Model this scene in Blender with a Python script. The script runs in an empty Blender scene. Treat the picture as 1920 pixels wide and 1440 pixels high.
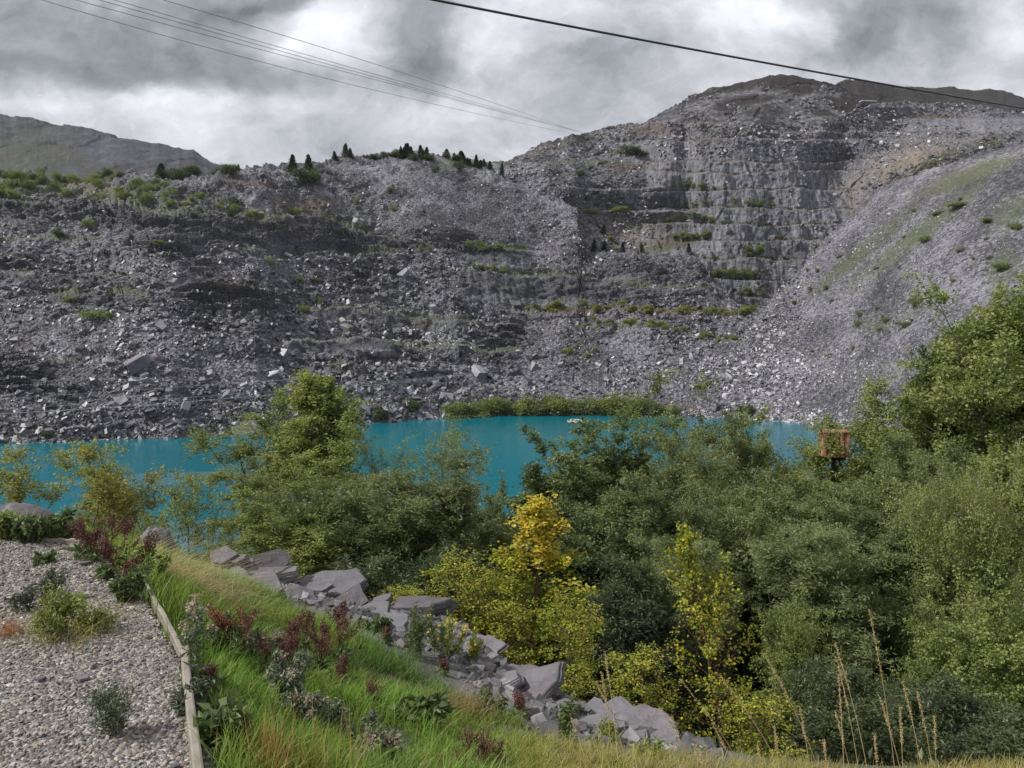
import bpy, math, numpy as np
from mathutils import Vector, Matrix
R = math.radians
rng = np.random.default_rng(7)
SC = bpy.context.scene
COL = SC.collection
# ------------------------------------------------------------------ camera
FPX = 1450.0
PITCH = math.atan(100 / FPX)
cd = bpy.data.cameras.new("camera"); cam = bpy.data.objects.new("camera", cd); COL.objects.link(cam)
cam.location = (0, 0, 0); cam.rotation_euler = (math.pi / 2 - PITCH, 0, 0)
cd.sensor_width = 36; cd.lens = 36 * FPX / 1920; cd.clip_start = 0.1; cd.clip_end = 30000
SC.camera = cam
SC.view_settings.view_transform = 'Standard'; SC.view_settings.look = 'None'
SC.view_settings.exposure = 0.42; SC.view_settings.gamma = 1; SC.view_settings.use_curve_mapping = False
# ------------------------------------------------------------------ node helper
class NT:
    def __init__(s, tree): s.t = tree; s.n = tree.nodes; s.l = tree.links
    def new(s, typ, ins=None, **kw):
        n = s.n.new(typ)
        for k, v in kw.items(): setattr(n, k, v)
        for k, v in (ins or {}).items():
            if isinstance(v, bpy.types.NodeSocket): s.l.new(v, n.inputs[k])
            else: n.inputs[k].default_value = v
        return n
    def math(s, op, a, b=0.0, c=None, clamp=False):
        ins = {0: a, 1: b}
        if c is not None: ins[2] = c
        return s.new('ShaderNodeMath', ins, operation=op, use_clamp=clamp).outputs[0]
    def vmath(s, op, a, b=(0, 0, 0), out=0):
        return s.new('ShaderNodeVectorMath', {0: a, 1: b}, operation=op).outputs[out]
    def mix(s, f, a, b, mode='MIX'):
        n = s.n.new('ShaderNodeMix'); n.data_type = 'RGBA'; n.blend_type = mode
        for k, v in ((0, f), (6, a), (7, b)):
            if isinstance(v, bpy.types.NodeSocket): s.l.new(v, n.inputs[k])
            else: n.inputs[k].default_value = v if k == 0 else (*v[:3], 1)
        return n.outputs[2]
    def noise(s, vec, scale, detail=4, rough=.55, out='Fac', dist=0.0):
        ins = {'Scale': scale, 'Detail': detail, 'Roughness': rough, 'Distortion': dist}
        if vec is not None: ins['Vector'] = vec
        return s.new('ShaderNodeTexNoise', ins).outputs[out]
    def ramp(s, f, stops, interp='LINEAR'):
        n = s.new('ShaderNodeValToRGB', {'Fac': f}); cr = n.color_ramp; cr.interpolation = interp
        while len(cr.elements) < len(stops): cr.elements.new(0.5)
        for e, (p, c) in zip(cr.elements, stops):
            e.position = p; e.color = (c, c, c, 1) if isinstance(c, (int, float)) else (*c, 1)
        return n.outputs[0]
    def mr(s, v, a, b, c=0.0, d=1.0, smooth=False):
        n = s.new('ShaderNodeMapRange', {'Value': v, 'From Min': a, 'From Max': b, 'To Min': c, 'To Max': d})
        if smooth: n.interpolation_type = 'SMOOTHSTEP'
        return n.outputs[0]
    def attr(s, name, out='Fac'): return s.new('ShaderNodeAttribute', attribute_name=name).outputs[out]

def mat(name):
    m = bpy.data.materials.new(name); m.use_nodes = True
    nt = NT(m.node_tree); nt.n.clear()
    out = nt.new('ShaderNodeOutputMaterial')
    return m, nt, out
# ------------------------------------------------------------------ world and sun
SUN_EL, SUN_AZ = 44, -98        # degrees; azimuth clockwise from +Y (view direction)
W = bpy.data.worlds.new("World"); SC.world = W; W.use_nodes = True
wn = NT(W.node_tree); wn.n.clear()
wout = wn.new('ShaderNodeOutputWorld')
tc = wn.new('ShaderNodeTexCoord').outputs['Generated']
sky = wn.new('ShaderNodeTexSky', sky_type='NISHITA', sun_disc=False, sun_elevation=R(SUN_EL), sun_rotation=R(SUN_AZ), altitude=200)
sep = wn.new('ShaderNodeSeparateXYZ', {0: tc})
yy = wn.math('MAXIMUM', wn.math('ABSOLUTE', sep.outputs[1]), 0.25)
aa = wn.math('DIVIDE', sep.outputs[0], yy)          # tangent of azimuth
bb = wn.math('DIVIDE', sep.outputs[2], yy)          # tangent of elevation
pv = wn.new('ShaderNodeCombineXYZ', {0: aa, 1: bb, 2: 0.0}).outputs[0]
w1 = wn.noise(wn.vmath('MULTIPLY', pv, (1, 1.6, 1)), 3.2, 6, .6, 'Color')
w1 = wn.vmath('SUBTRACT', w1, (.5, .5, .5))
pw = wn.vmath('ADD', pv, wn.vmath('MULTIPLY', w1, (.19, .14, 0)))
def dirpx(u, v): return ((u - 960) / FPX, (620 - v) / FPX)
billow = wn.noise(wn.vmath('MULTIPLY', pw, (1, 1.25, 1)), 5.5, 8, .62, dist=.25)
fine = wn.noise(wn.vmath('MULTIPLY', pw, (1, 1.2, 1)), 15.0, 6, .66)
broad = wn.noise(wn.vmath('MULTIPLY', pw, (1, 2.2, 1)), 1.7, 4, .5)
val = wn.math('ADD', wn.mr(billow, .3, .7, -.17, .17), wn.mr(fine, .3, .7, -.09, .09))
val = wn.math('ADD', val, wn.mr(broad, .3, .7, .45, .56))
CL = [  # cloud masses by direction: (u, v, su, sv, amount)
 (250, 120, 330, 90, -.20), (230, 178, 270, 34, -.17), (60, 60, 260, 60, -.04), (420, 90, 160, 100, -.06),
 (150, 210, 330, 24, .25), (420, 215, 220, 40, .12), (30, 185, 150, 24, .10),
 (600, 60, 65, 45, .30), (530, 105, 40, 24, .28), (640, 85, 70, 60, .14), (525, 20, 120, 26, -.34), (470, 40, 60, 30, .12),
 (800, 105, 60, 80, -.22), (745, 130, 60, 60, -.14), (930, 110, 80, 110, .17), (800, 235, 70, 45, .22), (940, 230, 70, 60, -.10),
 (1120, 130, 120, 80, -.14), (1160, 30, 150, 40, .10), (1420, 40, 95, 38, .42), (1390, 90, 70, 30, .15), (1290, 60, 90, 60, -.02),
 (1600, 70, 260, 50, -.17), (1700, 120, 160, 34, -.02), (1880, 45, 80, 60, .28), (1520, 15, 120, 30, -.10), (1080, 215, 110, 50, .05),
 (1750, 20, 160, 40, -.12), (600, 250, 260, 34, -.01), (1500, -260, 700, 150, .38), (600, -300, 600, 160, .15)]
for (u, v, su, sv, am) in CL:
    a0, b0 = dirpx(u, v)
    d = wn.vmath('MULTIPLY', wn.vmath('SUBTRACT', pw, (a0, b0, 0)), (FPX / su, FPX / sv, 0))
    ln = wn.vmath('DOT_PRODUCT', d, d, out=1)
    g = wn.math('POWER', 2.718, wn.math('MULTIPLY', ln, -.7))
    val = wn.math('ADD', val, wn.math('MULTIPLY', g, am))
val = wn.math('MAXIMUM', wn.math('MINIMUM', val, 1.25), .12)
tint = wn.ramp(val, [(0.12, (.11, .115, .125)), (.35, (.275, .285, .31)), (.55, (.475, .485, .515)), (.8, (.76, .775, .81)), (1.0, (1.0, 1.0, 1.0))])
back = wn.mr(sep.outputs[1], -.3, .2, 1.25, 1.0)
tint = wn.mix(1.0, tint, wn.new('ShaderNodeCombineXYZ', {0: back, 1: back, 2: back}).outputs[0], 'MULTIPLY')
hz = wn.mr(sep.outputs[2], -.12, -.02)
tint = wn.mix(hz, (.10, .10, .11), tint)
cloud = wn.vmath('MULTIPLY', tint, (10, 10, 10))
skc = wn.mix(.97, sky.outputs[0], cloud)
bg = wn.new('ShaderNodeBackground', {'Color': skc, 'Strength': 0.1})
wn.l.new(bg.outputs[0], wout.inputs[0])
sl = bpy.data.lights.new("sun", 'SUN'); sl.energy = 4.2; sl.angle = R(4); sl.color = (1, .97, .93)
so = bpy.data.objects.new("sun", sl); COL.objects.link(so)
sd = Vector((math.sin(R(SUN_AZ)) * math.cos(R(SUN_EL)), math.cos(R(SUN_AZ)) * math.cos(R(SUN_EL)), math.sin(R(SUN_EL))))
so.rotation_euler = (-sd).to_track_quat('-Z', 'Y').to_euler()
# ------------------------------------------------------------------ geometry helpers
CT, ST = math.cos(PITCH), math.sin(PITCH)
def P(u, v, Y):
    """pixel of the 1920x1440 photograph and forward distance -> world point (numpy ok)"""
    u = np.asarray(u, float); v = np.asarray(v, float); Y = np.asarray(Y, float)
    x = (u - 960) / FPX; y = (720 - v) / FPX
    t = Y / (CT + y * ST)
    return np.stack(np.broadcast_arrays(x * t, Y, t * (y * CT - ST)), -1)
def elev(v):
    y = (720 - np.asarray(v, float)) / FPX
    return (y * CT - ST) / (CT + y * ST)
def ss(a, b, x): t = np.clip((x - a) / (b - a), 0, 1); return t * t * (3 - 2 * t)
def hash3(x, y, z, s=0):
    h = (x.astype(np.int64) * 374761393 + y.astype(np.int64) * 668265263 + z.astype(np.int64) * 1440662683 + s * 974634777) & 0xffffffff
    h = ((h ^ (h >> 13)) * 1274126177) & 0xffffffff
    h = ((h ^ (h >> 15)) * 2246822519) & 0xffffffff
    return ((h ^ (h >> 16)) & 0xffffff) / float(0xffffff)
def vnoise(p, s=0):
    i = np.floor(p).astype(np.int64); f = p - i; f = f * f * (3 - 2 * f); r = 0
    for dx in (0, 1):
        for dy in (0, 1):
            for dz in (0, 1):
                w = (f[..., 0] if dx else 1 - f[..., 0]) * (f[..., 1] if dy else 1 - f[..., 1]) * (f[..., 2] if dz else 1 - f[..., 2])
                r = r + w * hash3(i[..., 0] + dx, i[..., 1] + dy, i[..., 2] + dz, s)
    return r * 2 - 1
def fbm(p, o=4, s=0, g=.5):
    a, r, t = 1., 0, 0
    for k in range(o): r = r + a * vnoise(p * 2.03 ** k + 17.3 * k, s + k); t += a; a *= g
    return r / t
def worley(p, s=0):
    i = np.floor(p).astype(np.int64); b1 = np.full(p.shape[:-1], 9.); b2 = b1.copy(); cid = b1.copy()
    for dx in (-1, 0, 1):
        for dy in (-1, 0, 1):
            for dz in (-1, 0, 1):
                c = i + (dx, dy, dz)
                q = np.stack([c[..., k] + hash3(c[..., 0], c[..., 1], c[..., 2], s + k) for k in range(3)], -1)
                d = ((q - p) ** 2).sum(-1); v = hash3(c[..., 0], c[..., 1], c[..., 2], s + 9)
                cid = np.where(d < b1, v, cid); b2 = np.where(d < b1, b1, np.minimum(b2, d)); b1 = np.minimum(b1, d)
    return cid, np.sqrt(b2) - np.sqrt(b1)
def mesh(name, V, F, smooth=False, attrs=None):
    V = np.ascontiguousarray(V, np.float32).reshape(-1, 3); F = np.asarray(F, np.int32); k = F.shape[1]
    me = bpy.data.meshes.new(name)
    me.vertices.add(len(V)); me.vertices.foreach_set('co', V.ravel())
    me.loops.add(F.size); me.loops.foreach_set('vertex_index', F.ravel())
    me.polygons.add(len(F)); me.polygons.foreach_set('loop_start', np.arange(len(F), dtype=np.int32) * k)
    me.polygons.foreach_set('loop_total', np.full(len(F), k, np.int32))
    me.polygons.foreach_set('use_smooth', np.full(len(F), bool(smooth)))
    for an, av in (attrs or {}).items():
        av = np.asarray(av, np.float32)
        if av.ndim == 1: me.attributes.new(an, 'FLOAT', 'POINT').data.foreach_set('value', av)
        else:
            c4 = np.ones((len(V), 4), np.float32); c4[:, :3] = av
            me.attributes.new(an, 'FLOAT_COLOR', 'POINT').data.foreach_set('color', c4.ravel())
    me.update(); return me
def obj(name, me, m=None, parent=None):
    o = bpy.data.objects.new(name, me)
    if m is not None and me is not None and not me.materials: me.materials.append(m)
    COL.objects.link(o)
    if parent is not None: o.parent = parent
    return o
def tag(o, label=None, cat=None, group=None, kind=None):
    if label: o['label'] = label
    if cat: o['category'] = cat
    if group: o['group'] = group
    if kind: o['kind'] = kind
    return o
def thing(name, label, cat, loc=(0, 0, 0), group=None, rz=0.):
    o = bpy.data.objects.new(name, None); COL.objects.link(o); o.location = loc; o.rotation_euler = (0, 0, rz)
    o.empty_display_size = .2
    return tag(o, label, cat, group)
def copy_tree(o, parent=None):
    c = o.copy(); COL.objects.link(c); c.parent = parent
    for ch in [x for x in KIDS.get(o.name, [])]:
        d = ch.copy(); COL.objects.link(d); d.parent = c
    return c
KIDS = {}
def kid(o, ch): KIDS.setdefault(o.name, []).append(ch); return ch
def gridF(nr, nc):
    a = (np.arange(nr - 1)[:, None] * nc + np.arange(nc - 1)[None]).reshape(-1)
    return np.stack([a, a + 1, a + nc + 1, a + nc], 1)
def segtubes(P0, P1, r0, r1, sides=4):
    P0 = np.asarray(P0, float); P1 = np.asarray(P1, float); n = len(P0)
    r0 = np.broadcast_to(r0, n); r1 = np.broadcast_to(r1, n)
    d = P1 - P0; d /= np.linalg.norm(d, axis=1, keepdims=True) + 1e-9
    ref = np.where(np.abs(d[:, 2:3]) > .9, [[1., 0, 0]], [[0, 0, 1.]])
    a = np.cross(d, ref); a /= np.linalg.norm(a, axis=1, keepdims=True); b = np.cross(d, a)
    th = np.arange(sides) * 2 * np.pi / sides
    ring = a[:, None] * np.cos(th)[None, :, None] + b[:, None] * np.sin(th)[None, :, None]
    V = np.concatenate([P0[:, None] + ring * r0[:, None, None], P1[:, None] + ring * r1[:, None, None]], 1).reshape(-1, 3)
    k = np.arange(sides); q = np.stack([k, (k + 1) % sides, sides + (k + 1) % sides, sides + k], 1)
    F = (q[None] + (np.arange(n) * 2 * sides)[:, None, None]).reshape(-1, 4)
    return V, F
def polytube(pts, rad, sides=6):
    pts = np.asarray(pts, float); rad = np.broadcast_to(rad, len(pts))
    d = np.gradient(pts, axis=0); d /= np.linalg.norm(d, axis=1, keepdims=True) + 1e-9
    ref = np.array([0.31, .2, .93]); a = np.cross(d, ref); a /= np.linalg.norm(a, axis=1, keepdims=True) + 1e-9; b = np.cross(d, a)
    th = np.arange(sides) * 2 * np.pi / sides
    V = (pts[:, None] + (a[:, None] * np.cos(th)[None, :, None] + b[:, None] * np.sin(th)[None, :, None]) * rad[:, None, None]).reshape(-1, 3)
    k = np.arange(sides); q = np.stack([k, (k + 1) % sides, sides + (k + 1) % sides, sides + k], 1)
    F = (q[None] + (np.arange(len(pts) - 1) * sides)[:, None, None]).reshape(-1, 4)
    return V, F
def join(parts):
    Vs, Fs, n = [], [], 0
    for V, F in parts: Vs.append(V); Fs.append(np.asarray(F) + n); n += len(V)
    return np.concatenate(Vs), np.concatenate(Fs)
def unit(a): return a / (np.linalg.norm(a, axis=-1, keepdims=True) + 1e-9)
def leaves(pos, length, width, rg, upb=.6, droop=0., fold=.12):
    """folded diamond leaves at pos; returns V, F"""
    n = len(pos); length = np.broadcast_to(length, n)[:, None]; width = np.broadcast_to(width, n)[:, None]
    nor = unit(rg.normal(size=(n, 3)) + [0, 0, upb]); t = rg.normal(size=(n, 3)) + [0, 0, -droop]
    t = unit(t - nor * (t * nor).sum(1, keepdims=True)); s = np.cross(nor, t)
    V = np.stack([pos, pos + t * length * .45 + s * width * .5 + nor * length * fold, pos + t * length, pos + t * length * .45 - s * width * .5 + nor * length * fold], 1)
    return V.reshape(-1, 3), np.arange(n * 4).reshape(-1, 4)
def slabs(pos, nrm, size, rg, flat=(.18, .5), tilt=.6, elong=(.4, .9)):
    """irregular broken slate blocks, 8 corners each, bottom face left open (buried)"""
    n = len(pos); nr = unit(nrm + rg.normal(size=(n, 3)) * tilt * rg.uniform(.3, 1, (n, 1)))
    t = rg.normal(size=(n, 3)); t = unit(t - nr * (t * nr).sum(1, keepdims=True)); s = np.cross(nr, t)
    A = size * .5; B = A * rg.uniform(*elong, n); C = size * rg.uniform(*flat, n)
    c = np.array([[-1, -1, 0], [1, -1, 0], [1, 1, 0], [-1, 1, 0], [-1, -1, 1], [1, -1, 1], [1, 1, 1], [-1, 1, 1]], float)
    L = np.broadcast_to(c, (n, 8, 3)).copy(); j = rg.uniform(.55, 1.1, (n, 4, 2))
    L[:, :4, :2] *= j; L[:, 4:, :2] *= j * rg.uniform(.72, 1.0, (n, 4, 2)); L[:, 4:, 2] *= rg.uniform(.6, 1.15, (n, 4)); L[:, :4, 2] -= .35
    V = pos[:, None] + t[:, None] * L[..., :1] * A[:, None, None] + s[:, None] * L[..., 1:2] * B[:, None, None] + nr[:, None] * L[..., 2:] * C[:, None, None]
    q = np.array([[4, 5, 6, 7], [0, 1, 5, 4], [1, 2, 6, 5], [2, 3, 7, 6], [3, 0, 4, 7]])
    F = (q[None] + (np.arange(n) * 8)[:, None, None]).reshape(-1, 4)
    return V.reshape(-1, 3), F
def pls(x, pts, w=70):
    p = np.array(pts, float); return sum(np.interp(np.asarray(x) + d, p[:, 0], p[:, 1]) for d in np.linspace(-w, w, 9)) / 9
def pl(x, pts):  # polyline lookup
    p = np.array(pts, float); return np.interp(x, p[:, 0], p[:, 1])
# ------------------------------------------------------------------ rock material
def rock_mat(name, dark=1.0, hue=(1.0, .97, 1.1), cell=.9, heath=False):
    m, n, out = mat(name)
    co = n.new('ShaderNodeTexCoord').outputs['Object']
    pa = n.new('ShaderNodeSeparateColor', {0: n.attr('paint', 'Color')}).outputs
    pb = n.new('ShaderNodeSeparateColor', {0: n.attr('paint2', 'Color')}).outputs
    vo = n.new('ShaderNodeTexVoronoi', {'Vector': n.vmath('MULTIPLY', co, (1, 1, 1.5)), 'Scale': cell})
    vc = n.new('ShaderNodeSeparateColor', {0: vo.outputs['Color']}).outputs[0]
    vo2 = n.new('ShaderNodeTexVoronoi', {'Vector': co, 'Scale': cell * 2.7})
    vc2 = n.new('ShaderNodeSeparateColor', {0: vo2.outputs['Color']}).outputs[0]
    f1 = n.noise(co, .04, 6, .62); f2 = n.noise(co, 1.3, 4, .6)
    rub = n.math('ADD', n.math('MULTIPLY', vc, .45), n.math('ADD', n.math('MULTIPLY', vc2, .3), n.math('MULTIPLY', f2, .4)))
    rub = n.math('ADD', rub, n.mr(f1, .3, .7, -.3, .3))
    c0 = tuple(.012 * dark * h for h in hue); c1 = tuple(.055 * dark * h for h in hue); c2 = tuple(.21 * dark * h for h in hue)  # ground tones darkened to stand in for shade in crevices between slabs
    base = n.ramp(rub, [(.12, c0), (.5, c1), (.92, c2)])
    # bedrock: steep cleavage streaks
    cs = n.vmath('MULTIPLY', co, (.55, .3, .07)); st = n.noise(cs, 1.0, 6, .68, dist=.4)
    st2 = n.noise(n.vmath('MULTIPLY', co, (.06, .05, .05)), 1.0, 3, .6)
    cl = n.ramp(st, [(.28, (.035, .036, .045)), (.48, (.13, .132, .15)), (.74, (.33, .33, .345))])
    cl = n.mix(n.mr(st2, .5, .8, 0, .4), cl, n.mix(.5, cl, (.17, .13, .11)))
    base = n.mix(pa[2], base, cl)
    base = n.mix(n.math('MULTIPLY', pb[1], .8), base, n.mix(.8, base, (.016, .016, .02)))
    base = n.mix(pb[0], base, n.mix(f2, (.15, .125, .095), (.24, .2, .155)))
    pbz = n.math('MULTIPLY', pb[2], n.mr(n.noise(co, .30, 6, .8), .46, .54)) if heath else pb[2]
    base = n.mix(pbz, base, n.mix(vc, (.085, .083, .085) if heath else (.09, .115, .105), (.26, .25, .245) if heath else (.30, .33, .31)))
    hd = float(heath) if heath else 1.0
    vb = n.noise(co, .6, 6, .75); vb2 = n.noise(co, .12, 4, .6)
    vm = n.math('MULTIPLY', n.mr(n.math('ADD', vb, n.math('MULTIPLY', pa[0], .45)), .64, .80, 0, .85), n.mr(pa[0], .05, .4))
    base = n.mix(vm, base, n.mix(vb2, tuple(hd * q for q in (.03, .042, .018)), tuple(hd * q for q in (.095, .105, .045))))
    bm = n.math('MULTIPLY', n.mr(n.math('ADD', vb, n.math('MULTIPLY', pa[1], .5)), .6, .8, 0, 1), n.mr(pa[1], .05, .4))
    base = n.mix(bm, base, n.mix(vb2, tuple(hd * q for q in (.055, .042, .034)), tuple(hd * q for q in (.125, .095, .07))))
    h = n.math('ADD', n.math('MULTIPLY', vo.outputs['Distance'], -.5), n.math('ADD', n.math('MULTIPLY', f2, .5), n.math('MULTIPLY', n.math('MULTIPLY', st, pa[2]), 2.5)))
    bp = n.new('ShaderNodeBump', {'Height': h, 'Strength': .9, 'Distance': 1.2})
    b = n.new('ShaderNodeBsdfPrincipled', {'Base Color': base, 'Roughness': .75, 'Specular IOR Level': .12 if heath else .35, 'Normal': bp.outputs[0]})
    n.l.new(b.outputs[0], out.inputs[0]); return m
M_ROCK = rock_mat('slate_rubble_rock')
M_CRAG = rock_mat('crag_rock', .6, cell=.18, heath=.30)
def slab_mat(name, lo, mid, hi, rough=.5, bump=.02, sc=6):
    m, n, out = mat(name)
    co = n.new('ShaderNodeTexCoord').outputs['Object']
    r = n.attr('r'); f = n.noise(co, sc, 5, .6)
    x = n.math('ADD', r, n.mr(f, .3, .7, -.12, .12))
    c = n.ramp(x, [(.0, lo), (.55, mid), (1.0, hi)])
    bp = n.new('ShaderNodeBump', {'Height': f, 'Strength': .6, 'Distance': bump})
    b = n.new('ShaderNodeBsdfPrincipled', {'Base Color': c, 'Roughness': rough, 'Specular IOR Level': .6, 'Normal': bp.outputs[0]})
    n.l.new(b.outputs[0], out.inputs[0]); return m
M_SLAB = slab_mat('broken_slate', (.025, .024, .03), (.15, .144, .162), (  .42, .415, .44), .5, .15, 1.0)  # random slate tones, widened in colour to imitate glints and dark gaps
# ------------------------------------------------------------------ quarry front slope (near side of the pit opposite)
LAKE = -35.0
shore_v = [(-300, 846), (0, 831), (120, 829), (200, 824), (330, 822), (400, 816), (480, 811), (560, 800), (640, 795), (720, 792), (800, 785), (860, 783), (940, 779), (1100, 777), (1300, 783), (1400, 786), (1500, 792), (1560, 800), (1640, 824), (1700, 850), (1900, 925), (2300, 1050)]
top_v = [(-300, 372), (0, 322), (60, 324), (130, 343), (200, 333), (240, 320), (300, 325), (380, 327), (430, 327), (447, 319), (500, 311), (545, 309), (600, 306), (625, 296), (650, 292), (720, 287), (780, 284), (820, 292), (880, 300), (925, 318), (950, 335), (1000, 354), (1050, 374), (1082, 398), (1090, 440), (1098, 470), (1200, 474), (1290, 478), (1312, 488), (1335, 528), (1370, 560), (1400, 584), (1425, 580), (1440, 570), (1500, 505), (1540, 452), (1600, 400), (1650, 352), (1750, 318), (1860, 283), (1920, 266), (2000, 230), (2300, 150)]
gslope = [(-300, .72), (600, .74), (900, .72), (1090, .68), (1400, .66), (1560, .70), (2300, .72)]
# ledges: (u0, u1, [(u, v)...], depth of ledge m, height of rock face px)
LEDGES = [
 (525, 760, [(530, 642), (760, 640)], 9, 28), (560, 900, [(560, 582), (700, 590), (880, 600)], 9, 26), (330, 560, [(330, 538), (400, 531), (560, 546)], 8, 40),
 (850, 1130, [(860, 508), (980, 511), (1110, 520)], 12, 62), (855, 1010, [(860, 464), (1000, 466)], 8, 34), (250, 760, [(250, 396), (360, 400), (480, 412), (600, 408), (680, 428), (760, 446)], 8, 55),
 (-40, 270, [(-40, 516), (270, 528)], 8, 24), (690, 990, [(690, 640), (990, 655)], 7, 24), (-300, 170, [(-300, 672), (170, 684)], 8, 44),
 (-300, 330, [(-300, 392), (0, 379), (160, 380), (330, 397)], 16, 22), (80, 300, [(80, 552), (300, 556)], 6, 26), (975, 1440, [(975, 577), (1200, 583), (1440, 589)], 20, 8),
 (-300, 200, [(-300, 455), (200, 450)], 4, 14), (420, 760, [(420, 470), (560, 484), (760, 470)], 4, 18), (590, 760, [(590, 690), (760, 690)], 7, 10), (1120, 1340, [(1120, 530), (1340, 545)], 4, 10), (300, 520, [(300, 330), (540, 352)], 5, 8)]
def Yfront(u, v):
    Ys = -35.0 / elev(np.where(u > 1300, pls(u, shore_v), pl(u, shore_v))) ; g = pls(u, gslope)
    Y = (35 + g * Ys) / (g - elev(v))
    for (u0, u1, ln, dy, hp) in LEDGES:
        lv = pl(u, ln); mu = ss(u0 - 60, u0 + 50, u) * ss(u1 + 40 + 3 * dy + .35 * (v - 400).clip(0, 200), u1 - 70 - 2 * dy, u)
        Y = Y + mu * dy * ss(lv + 1, lv - 2.5, v)
        Y = Y - mu * .045 * hp * ss(lv + hp * 1.3, lv + hp, v) * ss(lv - 2, lv + hp, v) * 1.2
    tv = pl(u, top_v); Y = Y + (16 - 11 * ss(1430, 1500, u)) * np.clip(1 - (v - tv) / 36, 0, 1) ** 2
    return Y
def blob(u, v, u0, v0, ru, rv, an=0.):
    a = math.radians(an); du, dv = u - u0, v - v0
    x = (du * math.cos(a) + dv * math.sin(a)) / ru; y = (-du * math.sin(a) + dv * math.cos(a)) / rv
    return np.exp(-(x * x + y * y))
def blobs(u, v, L): 
    r = 0 * u
    for q in L: r = np.maximum(r, (q[5] if len(q) > 5 else 1) * blob(u, v, *q[:5]))
    return r
def rubble_disp(p, amp, s):
    c1, e1 = worley(p * .16, s); c2, e2 = worley(p * .42 + 5, s + 3)
    return amp * (2.2 * (c1 - .5) + 1.1 * (c2 - .5) + 3.6 * fbm(p * .055, 5, s + 5, .55) + .5 * np.minimum(e2, .4))
def sheet_mesh(name, U, VV, Y, disp, dn, paint, paint2, m, kind='structure', back=((30, -2), (90, -14), (220, -60))):
    """U: (nc,) columns, VV/Y: (nr, nc) bottom to top; disp along dn; then rows falling away behind the crest"""
    nr, nc = VV.shape; Ug = np.broadcast_to(U, VV.shape)
    p = P(Ug, VV, Y) + disp[..., None] * dn
    q = [p]
    for (dy, dz) in back:
        b = p[-1].copy(); sc = (b[:, 1:2] + dy) / b[:, 1:2]; b[:, :2] *= sc; b[:, 2] += dz + 1.5 * fbm(b * .05, 3, 8); q.append(b[None])
    full = np.concatenate(q); k = len(back)
    ext = lambda a: np.concatenate([a] + [a[-1:]] * k)
    pt = ext(paint).reshape(-1, 3); p2 = ext(paint2).reshape(-1, 3)
    F = gridF(nr + k, nc)
    o = obj(name, mesh(name, full, F, True, {'paint': pt, 'paint2': p2}), m); tag(o, kind=kind)
    return o, p
nc, nr = 1120, 380
Uf = np.linspace(-260, 2260, nc); uw = Uf
tv = pl(Uf, top_v) + 2.2 * vnoise(np.stack([Uf * .06, Uf * 0, Uf * 0], -1), 3) + 1.3 * vnoise(np.stack([Uf * .23, Uf * 0, Uf * 0], -1), 5)
bv = np.where(Uf > 1300, pls(Uf, shore_v), pl(Uf, shore_v)) + 22
s = np.linspace(0, 1, nr)[:, None]
VF = bv + (tv - bv) * s; UF = np.broadcast_to(Uf, VF.shape)
wob = 5 * fbm(np.stack([UF * .012, VF * .01, 0 * UF], -1), 3, 11) + 2.5 * fbm(np.stack([UF * .05, VF * .04, 0 * UF], -1), 2, 19)
YF = Yfront(UF + wob, VF + wob * .5)
p0 = P(UF, VF, YF)
right = ss(1280, 1480, UF + (VF - 600) * .3); spur = blob(UF, VF, 880, 400, 190, 90, 25)
rough = np.clip(1 - .8 * right - .75 * spur, .12, 1) * (1 - .6 * ss(600, 660, VF) * ss(980, 1060, UF))
rough = rough * (1 - .5 * blob(UF, VF, 60, 620, 160, 60)) * (1 - .5 * blob(UF, VF, 230, 760, 180, 60))
dsp = rubble_disp(p0, 1.0, 1) * rough * np.clip(YF / 330, .6, 1.3)
strata = blobs(UF, VF, [(470, 440, 210, 34, 6), (640, 450, 120, 40, 12), (250, 410, 140, 22, 0), (120, 400, 160, 16, 0), (430, 560, 130, 34, 8), (860, 455, 90, 20, 8), (30, 700, 60, 40, 0), (1200, 505, 120, 26, 4), (950, 620, 50, 60, 60, .7), (700, 520, 100, 50, 20, .6), (540, 760, 60, 30, 0, .5), (210, 560, 110, 20, 4, .8), (800, 690, 60, 30, 30, .5), (330, 470, 90, 22, 10, .9), (80, 500, 90, 14, 0, .6), (620, 780, 80, 14, 0, .6), (700, 440, 60, 22, 30, .8), (400, 610, 70, 20, 12, .6), (1040, 545, 60, 16, 0, .6), (1150, 545, 130, 22, 6, .7), (250, 790, 160, 20, -4, .6), (880, 560, 40, 50, 40, .5)])
pst = p0 * [.03, .03, .9]; pst[..., 2] += 1.2 * fbm(p0 * .03, 3, 31) * 3
dsp = dsp + strata * 4.2 * (np.abs(vnoise(pst, 41)) * 2 - .8) + strata * 2.0 * fbm(p0 * [.15, .15, .8], 3, 43)
gull = 7 * fbm(p0 * [.012, .004, .004], 3, 51) * (1 - .5 * right) + 9 * blob(UF, VF, 640, 560, 60, 160, -25) - 10 * blob(UF, VF, 960, 620, 70, 120, 30) + 5 * blob(UF, VF, 260, 640, 50, 130, -20)
shoreflat = ss(0, 14, pl(UF, shore_v) - VF); shoreflat = np.clip(shoreflat, .12, 1)
dsp = (dsp + gull * .35) * shoreflat
dn = np.array([0, -.62, .78])
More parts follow.
